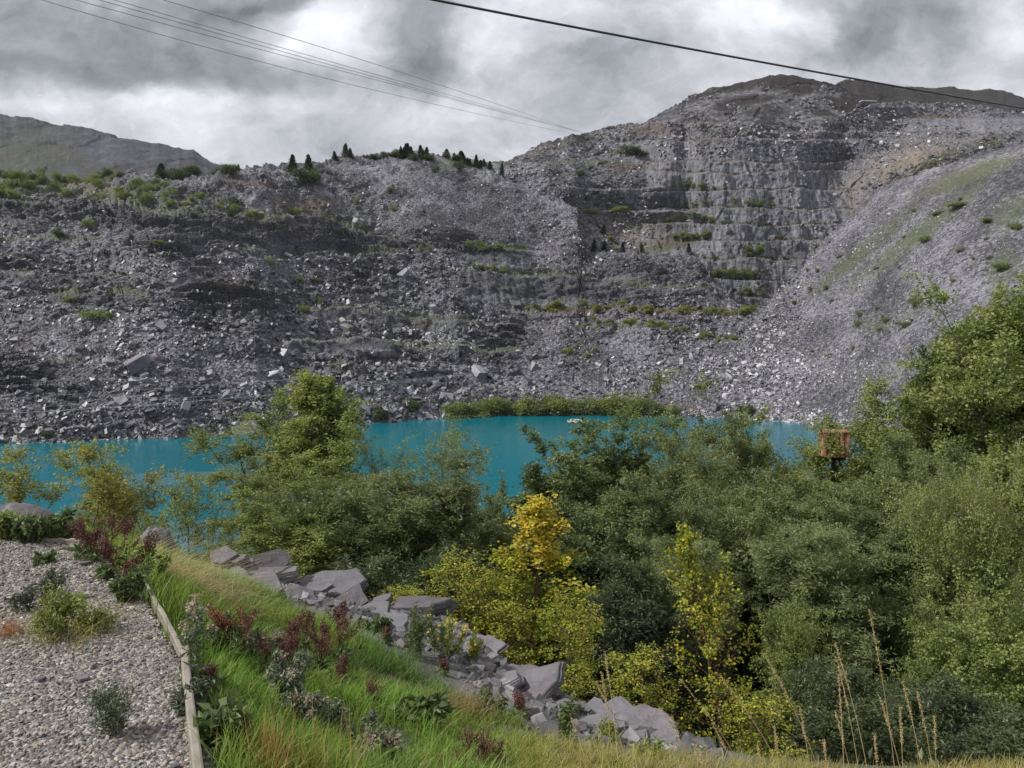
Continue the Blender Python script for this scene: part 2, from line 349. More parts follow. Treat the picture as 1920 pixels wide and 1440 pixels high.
# paint
led = 0 * UF; face = 0 * UF
for (u0, u1, ln, dy, hp) in LEDGES[:-1]:
    lv = pl(UF, ln); mu = ss(u0 - 10, u0 + 30, UF) * ss(u1 + 10, u1 - 30, UF)
    led = np.maximum(led, mu * blob(UF * 0, VF - lv, 0, -3, 1, 5))
for (a, b, c, d) in ((530, 755, 643, 672), (560, 880, 588, 610), (870, 1120, 514, 572), (862, 1000, 468, 502)):
    face = np.maximum(face, ss(a, a + 12, UF) * ss(b, b - 30, UF) * ss(c - 3, c + 2, VF) * ss(d + 6, d - 3, VF))
face = np.maximum(face, blobs(UF, VF, [(430, 470, 150, 20, 5, .6), (1180, 530, 100, 20, 0, .4), (960, 560, 90, 30, 0, .8), (470, 580, 90, 20, 10, .7)]))
veg = blobs(UF, VF, [(60, 345, 150, 24, 4), (200, 362, 120, 14, 8), (1720, 440, 220, 22, -38, .75), (1620, 470, 170, 22, -40, .7), (1870, 600, 90, 26, -40, .8), (1880, 500, 70, 40, -60, .6), (1740, 570, 120, 20, -30, .5), (1640, 610, 60, 22, 0, .5), (1820, 330, 110, 18, -22, .9), (1900, 400, 70, 40, -40, .6),
     (1650, 700, 120, 30, -10, .4), (1480, 530, 50, 20, -50, .5), (100, 760, 90, 30, 0, .5), (1340, 632, 60, 8, 8, .9), (1180, 612, 120, 8, 4, .9), (170, 585, 60, 10, 5, .8), (380, 375, 130, 18, 5, .45), (650, 610, 60, 7, 0, .6), (640, 690, 120, 8, 0, .5), (50, 800, 90, 16, 0, .5), (860, 310, 60, 14, 0, .7)])
veg = np.maximum(veg, .85 * led); 
brown = blobs(UF, VF, [(560, 392, 70, 12, 4, .9), (600, 378, 40, 12, 0, .8), (470, 345, 90, 8, 0, .5), (460, 545, 90, 5, 2, .9), (660, 581, 90, 6, 0, .8), (780, 610, 40, 6, -20, .9), (650, 636, 80, 5, 0, .8), (680, 700, 110, 9, 0, .7), (1200, 582, 230, 4, 1, .9), (1000, 770, 60, 10, 0, .7), (1250, 765, 90, 9, 0, .6), (500, 420, 120, 8, 5, .5), (180, 355, 120, 12, 6, .5), (60, 655, 60, 12, 0, .4), (830, 430, 60, 30, 30, .35)])
paint = np.stack([veg, np.clip(brown, 0, 1), face], -1)
pale = blobs(UF, VF, [(745, 560, 40, 30, 40, .35), (820, 620, 60, 30, 30, .3), (730, 715, 26, 22, 20, .9), (895, 690, 12, 14, 0, 1), (680, 750, 50, 24, 20, .35), (675, 410, 16, 10, 0, .9), (925, 322, 20, 8, 0, .6)])
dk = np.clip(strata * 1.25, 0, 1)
for (u0, u1, ln, dy, hp) in LEDGES[:11]:  # dark band painted under each ledge, standing in for its weakly lit face
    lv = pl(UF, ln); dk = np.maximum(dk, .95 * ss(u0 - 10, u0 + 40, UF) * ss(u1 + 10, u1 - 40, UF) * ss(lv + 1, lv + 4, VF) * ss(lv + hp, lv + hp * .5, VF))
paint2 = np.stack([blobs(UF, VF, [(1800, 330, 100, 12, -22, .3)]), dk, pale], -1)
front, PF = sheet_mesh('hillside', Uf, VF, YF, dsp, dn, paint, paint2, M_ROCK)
front.name = 'quarry_hillside'
# ------------------------------------------------------------------ terraced amphitheatre behind
topC = [(840, 316), (900, 303), (950, 303), (985, 287), (1020, 268), (1050, 256), (1100, 250), (1130, 240), (1160, 232), (1225, 229), (1290, 230), (1340, 234), (1440, 237), (1520, 237), (1560, 226), (1600, 206), (1650, 193), (1700, 189), (1760, 194), (1840, 198), (1920, 211), (2000, 222), (2300, 250)]
STEP = [262, 304, 323, 358, 392, 421, 451, 487, 525, 556, 585]
def stepv(k, u): return STEP[k] + (2.5 * np.sin(u * .017 + k * 1.7) + 1.2 * np.sin(u * .06 + k * 3)) + (u - 1350) * .006 * (1 if k > 4 else -1)
nc2, nr2 = 760, 420
Uc = np.linspace(840, 2260, nc2)
tvc = pl(Uc, topC) + 1.6 * vnoise(np.stack([Uc * .07, Uc * 0, Uc * 0], -1), 6) + 1.1 * vnoise(np.stack([Uc * .25, Uc * 0, Uc * 0], -1), 7)
VC = 640 + (tvc - 640) * s.repeat(1, 1) if False else 640 + (tvc - 640) * np.linspace(0, 1, nr2)[:, None]
UC = np.broadcast_to(Uc, VC.shape)
tz = ss(1215, 1250, UC + (VC - 330) * -.35 * 0) * ss(1660, 1600, UC)       # terraced zone
tz = ss(1200, 1235, UC) * ss(1700, 1600, UC + (VC - 330) * .5)
wob2 = 3 * fbm(np.stack([UC * .02, VC * .02, 0 * UC], -1), 3, 61)
g = .86; Y0, z0 = 455., 9.
Ybase = (g * Y0 - z0) / (g - elev(VC))
# stair profile: constant depth on each face, jump at each bench
edges = np.array(STEP, float)
def stairs(u, v):
    vv = v + wob2 * .35
    out = (g * Y0 - z0) / (g - elev(np.clip(vv, 100, 700)))
    st = 0 * out; use = 0 * out
    bounds = [200] + STEP + [640]
    for k in range(len(bounds) - 1):
        hi = stepv(k - 1, u) if k > 0 else 0 * u + 200
        lo = stepv(k, u) if k < len(STEP) else 0 * u + 640
        inn = (vv >= hi) & (vv < lo)
        mid = lo * .92 + hi * .08; f = np.clip((lo - vv) / np.maximum(lo - hi, 1), 0, 1)
        ya = (g * Y0 - z0) / (g - elev(lo)); yb = (g * Y0 - z0) / (g - elev(hi))
        st = np.where(inn, ya + (yb - ya) * (.18 + .22 * f) , st); use = np.where(inn, 1, use)
    return np.where(use > 0, st, out)
YC = Ybase * (1 - tz) + stairs(UC, VC) * tz
YC = YC + 30 * blob(UC, VC, 1180, 440, 120, 60) - 22 * blob(UC, VC, 1120, 340, 110, 40) - 26 * blob(UC, VC, 1740, 300, 130, 40, -18) + 40 * ss(1250, 900, UC) * ss(330, 250, VC) + 25 * blob(UC, VC, 1580, 340, 60, 60)
YC = YC + 60 * ss(1560, 1850, UC) * ss(280, 200, VC)
for (u0, u1, v1, dy) in ((1690, 2260, 222, 26), (1560, 1830, 262, 18), (1040, 1230, 352, 12), (1085, 1300, 396, 14), (950, 1250, 303, 10), (1090, 1340, 470, 8), (1440, 1700, 248, 12)):
    YC = YC + ss(u0 - 20, u0 + 20, UC) * ss(u1 + 20, u1 - 20, UC) * dy * ss(v1 + 1.5, v1 - 1.5, VC + wob2 * 1.2)
pc = P(UC, VC, YC)
cliffC = np.maximum(tz * ss(292, 306, VC + wob2 * 2), 0)
cliffC = np.maximum(cliffC, ss(1700, 1730, UC) * ss(221, 225, VC) * ss(250, 244, VC))
cliffC = np.maximum(cliffC, ss(1570, 1590, UC) * ss(1840, 1800, UC) * ss(258, 264, VC) * ss(300, 284, VC))
cliffC = np.maximum(cliffC, .75 * tz * ss(250, 262, VC)); cliffC = np.maximum(cliffC, blobs(UC, VC, [(1120, 355, 90, 22, 0, .6), (930, 322, 24, 12, 0, 1), (1300, 270, 90, 14, 0, .5)]))
vert = fbm(pc * [.10, .05, .02], 5, 71, .6); blk, be = worley(pc * [.09, .05, .035], 73)
dspc = cliffC * (4.6 * vert + 2.4 * (blk - .5) + 1.2 * fbm(pc * .35, 3, 75)) + (1 - cliffC) * rubble_disp(pc, .8, 77) * 1.2
crag = blobs(UC, VC, [(1100, 350, 110, 26, 0), (1080, 280, 90, 30, 0), (1680, 280, 100, 20, 0)])
dspc = dspc + crag * 4 * fbm(pc * .06, 4, 79)
dnc = np.array([0, -.93, .36])
edge = 0 * UC
for k in range(len(STEP)): edge = np.maximum(edge, tz * np.exp(-((VC + wob2 * .35 - stepv(k, UC) + 2.0) / 2.4) ** 2))
vegc = np.maximum(edge * .45, blobs(UC, VC, [(1150, 396, 60, 6, 0, 1), (1250, 462, 60, 10, -10, 1), (1200, 420, 70, 30, 20, .45), (1700, 352, 50, 10, -14, 1), (1760, 300, 80, 12, -25, .9), (1850, 270, 60, 14, -15, .8), (1170, 285, 50, 8, 0, .8), (1100, 305, 130, 7, 0, .7), (1060, 270, 80, 14, -20, .6), (1640, 232, 60, 8, 0, .5), (1290, 348, 30, 12, 0, .4), (940, 306, 40, 8, 0, .8)]))
brc = .8 * np.maximum(edge * .8, blobs(UC, VC, [(1220, 245, 60, 14, -10, .8), (1330, 262, 50, 10, 0, .6), (1150, 235, 70, 8, 0, .8), (1240, 455, 60, 12, -8, .7), (1760, 219, 80, 4, 0, 1), (1030, 275, 70, 14, -25, .6), (1180, 315, 70, 10, -10, .7), (1500, 330, 40, 10, 20, .3)]))
tanc = blobs(UC, VC, [(1180, 432, 80, 26, 4, .45), (1245, 458, 50, 8, -8, .8), (1720, 300, 75, 34, -14, .95), (1660, 322, 30, 22, 0, .9), (1595, 372, 26, 26, 0, .6), (1560, 245, 45, 4, -5, .7), (1340, 236, 60, 7, 5, .6), (1620, 345, 40, 20, 0, .5), (1800, 262, 70, 10, 0, .4)])
grc = blobs(UC, VC, [(930, 322, 22, 10, 0, .8), (1230, 440, 0.1, 0.1, 0, 0)])
strc = blobs(UC, VC, [(1120, 350, 90, 20, 0, .8), (1340, 400, 0.1, 0.1, 0, 0), (1680, 272, 90, 14, 0, .5), (1440, 500, 120, 60, 0, .35), (1270, 420, 40, 70, 0, .45)])
amph, PC = sheet_mesh('quarry_terraces', Uc, VC, YC, dspc, dnc, np.stack([vegc, brc, cliffC], -1), np.stack([tanc, strc, grc], -1), M_ROCK, back=((40, -1), (120, 0), (300, -40)))
# ------------------------------------------------------------------ crag hill and ridges behind
def ridge(name, topl, u0, u1, vb, Yb, Yt, nc, nr, amp, pf, sd, m, fr=.02, nz=1.3):
    U = np.linspace(u0, u1, nc); t = pl(U, topl) + nz * vnoise(np.stack([U * .09, U * 0, U * 0], -1), sd) + nz * .5 * vnoise(np.stack([U * .3, U * 0, U * 0], -1), sd + 1)
    S = np.linspace(0, 1, nr)[:, None]; V = vb + (t - vb) * S; Ug = np.broadcast_to(U, V.shape)
    Y = Yb + (Yt - Yb) * S ** 1.3 + 0 * V; p = P(Ug, V, Y)
    d = amp * (fbm(p * fr, 5, sd + 2, .6) + .35 * (worley(p * fr * 1.6, sd + 4)[0] - .5))
    pt, p2 = pf(Ug, V, p)
    return sheet_mesh(name, U, V, Y, d, np.array([0, -.6, .8]), pt, p2, m, back=((Yt * .06, -4), (Yt * .2, -30), (Yt * .5, -Yt * .12)))
def pf1(u, v, p):
    cr = np.clip(.55 + 2.0 * fbm(p * .03, 4, 91), 0, 1) * ss(150, 175, v) * ss(1640, 1560, u)
    br = np.clip(1 - cr - .3 * ss(200, 225, v), 0, 1)
    z = 0 * u
    return np.stack([.35 * br, .5 * br, cr * .15], -1), np.stack([.05 * cr, .9 * br + .3, .6 * cr], -1)
def pf2(u, v, p):
    z = 0 * u; cr = np.clip(.25 + 1.6 * fbm(p * .02, 4, 97), 0, 1) * ss(155, 178, v)
    return np.stack([z + .45, z + .45, z], -1), np.stack([z, z + .95 - .3 * cr, .6 * cr], -1)
hillA, PH = ridge('hill', [(1100, 262), (1180, 240), (1225, 222), (1265, 198), (1300, 180), (1335, 163), (1370, 158), (1400, 150), (1430, 141), (1460, 137), (1500, 139), (1535, 145), (1570, 156), (1620, 178), (1700, 215)], 1120, 1690, 262, 880, 1040, 560, 190, 7, pf1, 90, M_CRAG)
hillB, PH2 = ridge('hill', [(1480, 190), (1560, 160), (1585, 151), (1610, 147), (1650, 155), (1700, 165), (1760, 178), (1850, 192), (1960, 205), (2300, 240)], 1480, 2260, 250, 1080, 1240, 420, 80, 5, pf2, 95, M_CRAG)
hillC, _ = ridge('hill', [(1600, 190), (1690, 160), (1740, 160), (1790, 163), (1825, 170), (1850, 167), (1880, 171), (1930, 184), (2300, 250)], 1620, 2260, 240, 1800, 1950, 240, 30, 10, pf2, 99, M_CRAG, .01, .8)
M_FELL = rock_mat('mountain_turf_and_crag', .36, (.88, .98, 1.25), cell=.03, heath=.52)
def pf3(u, v, p):
    cr = np.clip(blobs(u, v, [(215, 290, 80, 26, 20), (300, 300, 60, 20, 20, .8), (160, 270, 40, 12, 0, .6), (380, 300, 40, 20, 20, .7)]) * (1.1 + 1.2 * fbm(p * .008, 4, 101)), 0, 1)
    br = np.clip(.5 + .9 * fbm(p * [.004, .004, .01], 4, 103), 0, 1) * (1 - cr); ve = (1 - cr) * np.clip(blobs(u, v, [(60, 290, 140, 26, 0), (40, 325, 80, 20, 0, .8), (100, 250, 120, 14, 8, .6)]) + .25, 0, 1)
    return np.stack([ve * .8, br * .9, cr * .25], -1), np.stack([0 * u, .5 + .3 * br, 0 * cr], -1)
mtn, _ = ridge('mountain', [(-500, 150), (-200, 190), (0, 216), (60, 223), (120, 232), (180, 246), (240, 258), (300, 270), (340, 277), (362, 279), (378, 290), (400, 303), (430, 312), (480, 324), (560, 338), (700, 370)], -400, 640, 400, 2300, 2900, 520, 170, 24, pf3, 105, M_FELL, .005, 1.0)
# ground under everything, lake floor included
g0 = mesh('ground', [(-6000, -600, -75), (6000, -600, -75), (6000, 8000, -75), (-6000, 8000, -75)], [[0, 1, 2, 3]], False, {'paint': np.tile([.6, .5, 0], (4, 1)), 'paint2': np.zeros((4, 3))})
tag(obj('ground', g0, M_ROCK), kind='structure')
# ------------------------------------------------------------------ lake
m, n, out = mat('turquoise_lake_water')
co = n.new('ShaderNodeTexCoord').outputs['Object']
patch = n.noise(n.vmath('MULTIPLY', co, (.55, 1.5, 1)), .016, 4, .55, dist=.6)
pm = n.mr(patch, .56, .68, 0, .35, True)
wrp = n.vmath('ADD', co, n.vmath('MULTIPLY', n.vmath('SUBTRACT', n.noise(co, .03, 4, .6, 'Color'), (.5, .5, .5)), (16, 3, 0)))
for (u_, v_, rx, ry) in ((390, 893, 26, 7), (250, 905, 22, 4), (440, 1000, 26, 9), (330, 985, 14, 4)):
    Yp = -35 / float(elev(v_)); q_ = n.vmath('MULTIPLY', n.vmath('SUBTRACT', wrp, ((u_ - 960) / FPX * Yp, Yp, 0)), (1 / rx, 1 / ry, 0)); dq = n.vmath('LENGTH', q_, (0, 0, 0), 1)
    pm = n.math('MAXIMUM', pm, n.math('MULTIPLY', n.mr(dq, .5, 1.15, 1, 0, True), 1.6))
wv = n.noise(n.vmath('MULTIPLY', co, (1, 1.6, 1)), 1.6, 4, .6); wv2 = n.noise(co, .35, 3, .5)
hh = n.math('ADD', n.math('MULTIPLY', wv, .5), wv2)
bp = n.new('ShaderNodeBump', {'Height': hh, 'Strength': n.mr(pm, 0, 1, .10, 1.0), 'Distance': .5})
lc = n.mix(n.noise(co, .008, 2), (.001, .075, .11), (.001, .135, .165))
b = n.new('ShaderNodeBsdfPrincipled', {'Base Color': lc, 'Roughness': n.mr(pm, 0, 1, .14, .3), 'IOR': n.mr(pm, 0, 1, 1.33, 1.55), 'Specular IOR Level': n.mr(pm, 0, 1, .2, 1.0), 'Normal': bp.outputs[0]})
n.l.new(b.outputs[0], out.inputs[0])
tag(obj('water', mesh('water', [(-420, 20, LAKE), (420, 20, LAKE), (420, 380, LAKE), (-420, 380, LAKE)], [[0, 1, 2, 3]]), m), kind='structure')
# ------------------------------------------------------------------ surface lookup on the finished sheets
def look(U, VV, PP, u, v):
    j = np.clip(np.round((u - U[0]) / (U[1] - U[0])).astype(int), 0, len(U) - 1)
    col = VV[:, j]; k = np.argmin(np.abs(col - v), axis=0)
    return PP[k, j]
def on_front(u, v): return look(Uf, VF, PF, np.atleast_1d(u), np.atleast_1d(v))
def on_terr(u, v): return look(Uc, VC, PC, np.atleast_1d(u), np.atleast_1d(v))
# ------------------------------------------------------------------ loose slate over the slopes (uncountable)
def rubble(name, U, VV, PP, N, size_f, dens, rg, shade=lambda u, v: 0.04, tilt=.75, nrm=(0, -.55, .8), flat=(.14, .42)):
    u = np.where(rg.uniform(size=N) < (.2 if U[-1] > 1700 else 0), rg.uniform(1400, 1980, N), rg.uniform(U[0], min(U[-1], 2100), N)); k = rg.integers(2, VV.shape[0] - 1, N)
    j = ((u - U[0]) / (U[1] - U[0])).astype(int); v = VV[k, j]
    keep = rg.uniform(size=N) < dens(u, v); u, v, k, j = u[keep], v[keep], k[keep], j[keep]
    j = np.clip(j, 0, PP.shape[1] - 2); k = np.clip(k, 0, PP.shape[0] - 2); a, b = rg.uniform(size=(2, len(u), 1))
    p = PP[k, j] * (1 - a) * (1 - b) + PP[k, j + 1] * a * (1 - b) + PP[k + 1, j] * (1 - a) * b + PP[k + 1, j + 1] * a * b
    sz = size_f(u, v, rg); V, F = slabs(p, np.array(nrm), sz, rg, tilt=tilt, flat=flat)
    base = rg.beta(1.1, 2.3, len(p)) + .42 * fbm(p * [.02, .02, .05], 4, 5) + shade(u, v); r = np.repeat(np.clip(base, 0, 1), 8)
    o = obj(name, mesh(name, V, F, False, {'r': r}), M_SLAB); tag(o, kind='stuff'); return o
def sizeF(u, v, rg):
    big = 1 + .35 * ss(1000, 850, u) * ss(470, 600, v) + .2 * blob(u, v, 760, 560, 150, 80) + .15 * ss(640, 760, v)
    small = 1 - .45 * blob(u, v, 860, 390, 170, 70, 25) - .42 * ss(1430, 1560, u) - .35 * blob(u, v, 110, 620, 100, 60) - .3 * ss(400, 340, v)
    sc = np.clip(YDEPTH(u, v) / 330, .5, 1.3)
    return .48 * sc * big * small * (.6 + rg.pareto(2.4, len(u)).clip(0, 5))
def dkF(u, v):  # painted shade of the ledge faces, darkens the slabs lying there too
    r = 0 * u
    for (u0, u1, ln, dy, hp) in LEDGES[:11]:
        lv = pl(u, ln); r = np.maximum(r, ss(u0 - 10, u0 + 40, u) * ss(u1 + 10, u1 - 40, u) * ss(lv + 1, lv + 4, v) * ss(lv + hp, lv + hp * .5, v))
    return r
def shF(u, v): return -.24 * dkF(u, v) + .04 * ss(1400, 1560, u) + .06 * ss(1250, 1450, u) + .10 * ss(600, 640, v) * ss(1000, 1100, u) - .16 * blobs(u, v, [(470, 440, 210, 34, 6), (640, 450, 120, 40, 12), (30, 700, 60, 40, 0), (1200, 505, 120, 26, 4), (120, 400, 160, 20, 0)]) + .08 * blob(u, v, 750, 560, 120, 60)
def YDEPTH(u, v): return -35 / elev(pl(u, shore_v)) * 1.1
def densF(u, v):
    d = 1 - .55 * blobs(u, v, [(470, 440, 190, 26, 6), (640, 450, 100, 30, 12), (100, 350, 150, 26, 0), (60, 620, 60, 40, 0), (220, 760, 100, 30, 0)])
    for (a, b, c, e) in ((530, 755, 643, 672), (560, 880, 588, 610), (870, 1120, 514, 572), (862, 1000, 468, 502)):
        d = d * (1 - .9 * ((u > a) & (u < b) & (v > c) & (v < e)))
    pp = np.stack([u * .011, v * .02, 0 * u], -1)
    for (u0, u1, ln, dy, hp) in LEDGES[:11]:
        lv = pl(u, ln); d = d * (1 - .7 * ss(u0 - 10, u0 + 30, u) * ss(u1 + 10, u1 - 30, u) * ss(lv - 2, lv + 2, v) * ss(lv + hp, lv + hp * .6, v))
    return d * np.clip(.62 + 1.1 * fbm(pp, 3, 301), .12, 1)
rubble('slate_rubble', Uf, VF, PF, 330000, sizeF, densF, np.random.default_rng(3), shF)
def densC(u, v):
    t = ss(1200, 1240, u) * ss(1700, 1600, u) * ss(285, 305, v)
    return np.clip((1 - .93 * t) * (1 - .85 * blob(u, v, 1720, 300, 80, 30, -14)) * (1 - .9 * ((u > 1700) & (v > 222) & (v < 250))), 0.02, 1)
rubble('slate_rubble', Uc, VC, PC, 60000, lambda u, v, rg: 1.05 * (.6 + rg.pareto(2.6, len(u)).clip(0, 3)), densC, np.random.default_rng(4))

_d = np.random.default_rng(5)
_UH = np.linspace(1120, 1690, 560); _tH = pl(_UH, [(1100, 262), (1180, 240), (1225, 222), (1265, 198), (1300, 180), (1335, 163), (1370, 158), (1400, 150), (1430, 141), (1460, 137), (1500, 139), (1535, 145), (1570, 156), (1620, 178), (1700, 215)])
_VH = 262 + (_tH - 262) * np.linspace(0, 1, PH.shape[0])[:, None]
def densH(u, v): return .9 * ss(-.05, .35, fbm(np.stack([u * .035, v * .05, 0 * u], -1), 4, 311)) * ss(150, 172, v) * ss(1600, 1540, u)
rubble('slate_rubble', _UH, _VH, PH, 16000, lambda u, v, rg: 2.2 * (.6 + rg.pareto(2.6, len(u)).clip(0, 2.5)), densH, _d, lambda u, v: -.14 + 0 * u)
# ------------------------------------------------------------------ near ground: bank falling away to the wooded slope
def WP(u, v, Y): return P(u, v, Y)
ctrl = [(405, 1440, 3.0, -1.7), (338, 1260, 3.85, -1.7), (258, 1105, 5.07, -1.7), (150, 1026, 6.1, -1.7), (0, 1020, 6.2, -1.7), (-300, 1020, 6.2, -1.7), (100, 1440, 3, -1.7), (-400, 1440, 3, -1.7), (100, 1900, 1.6, -1.7), (500, 1900, 1.6, -1.75)]
CP = [P(u, v, Y)[:2].tolist() + [z] for u, v, Y, z in ctrl]
for (u, v, Y) in [(20, 985, 7.6), (290, 1062, 8.6), (480, 1080, 11.2), (650, 1132, 10.4), (850, 1168, 9.6), (930, 1230, 8.6), (1000, 1290, 7.6), (1150, 1352, 6.8), (1270, 1402, 6.2), (1340, 1432, 5.9), (600, 1250, 5.8), (700, 1440, 3.9), (900, 1440, 4.3), (1100, 1440, 4.9), (500, 1150, 6.9), (1500, 1490, 5.2), (1900, 1500, 5.0), (2300, 1520, 5.0), (420, 1250, 4.6), (800, 1300, 6.2), (1200, 1900, 2.0), (2000, 1900, 2.5), (-300, 985, 8.0)]:
    CP.append(P(u, v, Y).tolist())
CP = np.array(CP)
def tps(r): return np.where(r > 1e-6, r * r * np.log(r + 1e-9), 0)
_K = tps(np.linalg.norm(CP[:, None, :2] - CP[None, :, :2], axis=-1)) + np.eye(len(CP)) * .05
_Q = np.c_[np.ones(len(CP)), CP[:, :2]]; _A = np.block([[_K, _Q], [_Q.T, np.zeros((3, 3))]])
_w = np.linalg.solve(_A, np.r_[CP[:, 2], 0, 0, 0])
EDGE = np.array([(-30, 9.5), (-6.5, 9.3), (-5.2, 9.2), (-4.2, 10.2), (-3.7, 11.5), (-2.2, 10.6), (-.75, 9.9), (.2, 7.9), (1.35, 6.6), (2.2, 6.1), (4, 5.9), (8, 6.2), (30, 8)])
def edgeY(x): return np.interp(x, EDGE[:, 0], EDGE[:, 1])
def gh(x, y, rough=True):
    x = np.asarray(x, float); y = np.asarray(y, float)
    e = edgeY(x); yc = np.minimum(y, e); xc = np.clip(x, -8, 8); ycc = np.clip(yc, .5, 12)
    q = np.stack([xc, ycc], -1); z = tps(np.linalg.norm(q[..., None, :] - CP[:, :2], axis=-1)) @ _w[:len(CP)] + _w[-3] + xc * _w[-2] + ycc * _w[-1]
    z = np.clip(z, -4.2, -1.55); d = np.maximum(y - e, 0)
    z = z - np.where(d < 4, d * .8, 3.2 + (d - 4) * .34); z = np.maximum(z, -42 + .0 * z)
    flat = (x < -1.0) & (y < 6.2); inside = 1 - ss(-.05, .15, kx(x, y))
    z = z * (1 - inside * (y < 6.3)) + -1.7 * inside * (y < 6.3)
    if rough:
        pn = np.stack([x, y, 0 * x], -1)
        z = z + (1 - inside) * (.05 * fbm(pn * 1.3, 3, 201) + .10 * fbm(pn * .35, 2, 203) * ss(0, 1, kx(x, y))) + ss(.5, 8, d) * 1.0 * fbm(pn * .12, 3, 205)
    return z
KA, KB, KC = P(258, 1105, 5.07)[:2], P(338, 1260, 3.85)[:2], P(405, 1440, 3.0)[:2]
def kx(x, y):
    """signed distance in x from the path's edging line (positive on the grass side)"""
    yy = np.array([0, KC[1], KB[1], KA[1], 6.3, 7]); xx = np.array([-.2, KC[0], KB[0], KA[0], KA[0] - .95, KA[0] - 1.2])
    return x - np.interp(y, yy, xx)
def gpt(u, v, y0=1.5, y1=45.):
    """point of the near ground seen at a pixel"""
    Ys = np.linspace(y0, y1, 1500); p = P(u, v, Ys); d = p[:, 2] - gh(p[:, 0], p[:, 1], False)
    k = np.argmax(d < 0); k = k if d[k] < 0 else len(Ys) - 1
    q = p[k]; return np.array([q[0], q[1], float(gh(q[0], q[1]))])
# ground mesh: fine near the camera, coarse down the slope
m, n, out = mat('soil_and_slate_waste')
co = n.new('ShaderNodeTexCoord').outputs['Object']
f = n.noise(co, 3.0, 6, .65); f2 = n.noise(co, 26, 4, .6); pc_ = n.new('ShaderNodeSeparateColor', {0: n.attr('paint', 'Color')}).outputs
soil = n.mix(f, (.03, .028, .018), (.085, .075, .05)); stony = n.mix(f2, (.06, .056, .064), (.21, .2, .21)); green = n.mix(f, (.02, .035, .01), (.05, .085, .02))
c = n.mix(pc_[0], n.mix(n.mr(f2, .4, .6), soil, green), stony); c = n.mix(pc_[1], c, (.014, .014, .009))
bp = n.new('ShaderNodeBump', {'Height': n.math('ADD', f, n.math('MULTIPLY', f2, .5)), 'Strength': .8, 'Distance': .06})
b = n.new('ShaderNodeBsdfPrincipled', {'Base Color': c, 'Roughness': .9, 'Normal': bp.outputs[0]}); n.l.new(b.outputs[0], out.inputs[0]); M_SOIL = m
def stonyness(x, y): 
    e = edgeY(x); return np.clip(ss(2.2, 1.6, x) * ss(-3.2, -1.6, y - e + .5 * vnoise(np.stack([x * 1.2, y * 1.2, 0 * x], -1), 7)) * ss(5, 1.5, y - e), 0, 1)
def patchgrid(name, x, y):
    X, Y_ = np.meshgrid(x, y); Z = gh(X, Y_); e = edgeY(X)
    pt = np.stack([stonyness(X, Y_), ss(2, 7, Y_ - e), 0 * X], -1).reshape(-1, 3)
    return np.stack([X, Y_, Z], -1).reshape(-1, 3), gridF(len(y), len(x)), pt
xs = np.r_[np.linspace(-140, -9, 60)[:-1], np.linspace(-9, 9, 260), np.linspace(9, 140, 60)[1:]]
ys = np.r_[np.linspace(-40, .5, 14)[:-1], np.linspace(.5, 13, 240), np.linspace(13, 100, 120)[1:]]
V, F, pt = patchgrid('bank', xs, ys)
tag(obj('terrain', mesh('terrain', V, F, True, {'paint': pt}), M_SOIL), kind='structure')
# ------------------------------------------------------------------ gravel path (sheet + loose chippings) and its timber edging
m, n, out = mat('grey_chippings_bed')
co = n.new('ShaderNodeTexCoord').outputs['Object']
vo = n.new('ShaderNodeTexVoronoi', {'Vector': co, 'Scale': 55}); vc = n.new('ShaderNodeSeparateColor', {0: vo.outputs['Color']}).outputs[0]
c = n.ramp(vc, [(0, (.05, .05, .055)), (.5, (.15, .145, .14)), (1, (.36, .34, .31))])
bp = n.new('ShaderNodeBump', {'Height': vo.outputs['Distance'], 'Strength': 1.0, 'Distance': -.015})
b = n.new('ShaderNodeBsdfPrincipled', {'Base Color': c, 'Roughness': .8, 'Normal': bp.outputs[0]}); n.l.new(b.outputs[0], out.inputs[0])
yg = np.linspace(.3, 6.15, 60); gv = []
for y in yg:
    xe = y * 0; ed = -float(kx(0.0, y)); gv += [(-9, y, -1.690), (ed - .02, y, -1.690)]
tag(obj('gravel_path', mesh('gravel_path', gv, gridF(60, 2), False), m), kind='structure')
m, n, out = mat('stone_chippings')
r = n.attr('r'); g2 = n.attr('g')
c = n.ramp(r, [(0, (.028, .026, .027)), (.35, (.10, .09, .083)), (.7, (.235, .21, .18)), (.92, (.39, .35, .30)), (1, (.58, .54, .46))])
c = n.mix(n.math('MULTIPLY', g2, .35), c, (.30, .22, .15)); b = n.new('ShaderNodeBsdfPrincipled', {'Base Color': c, 'Roughness': .7}); n.l.new(b.outputs[0], out.inputs[0]); M_CHIP = m
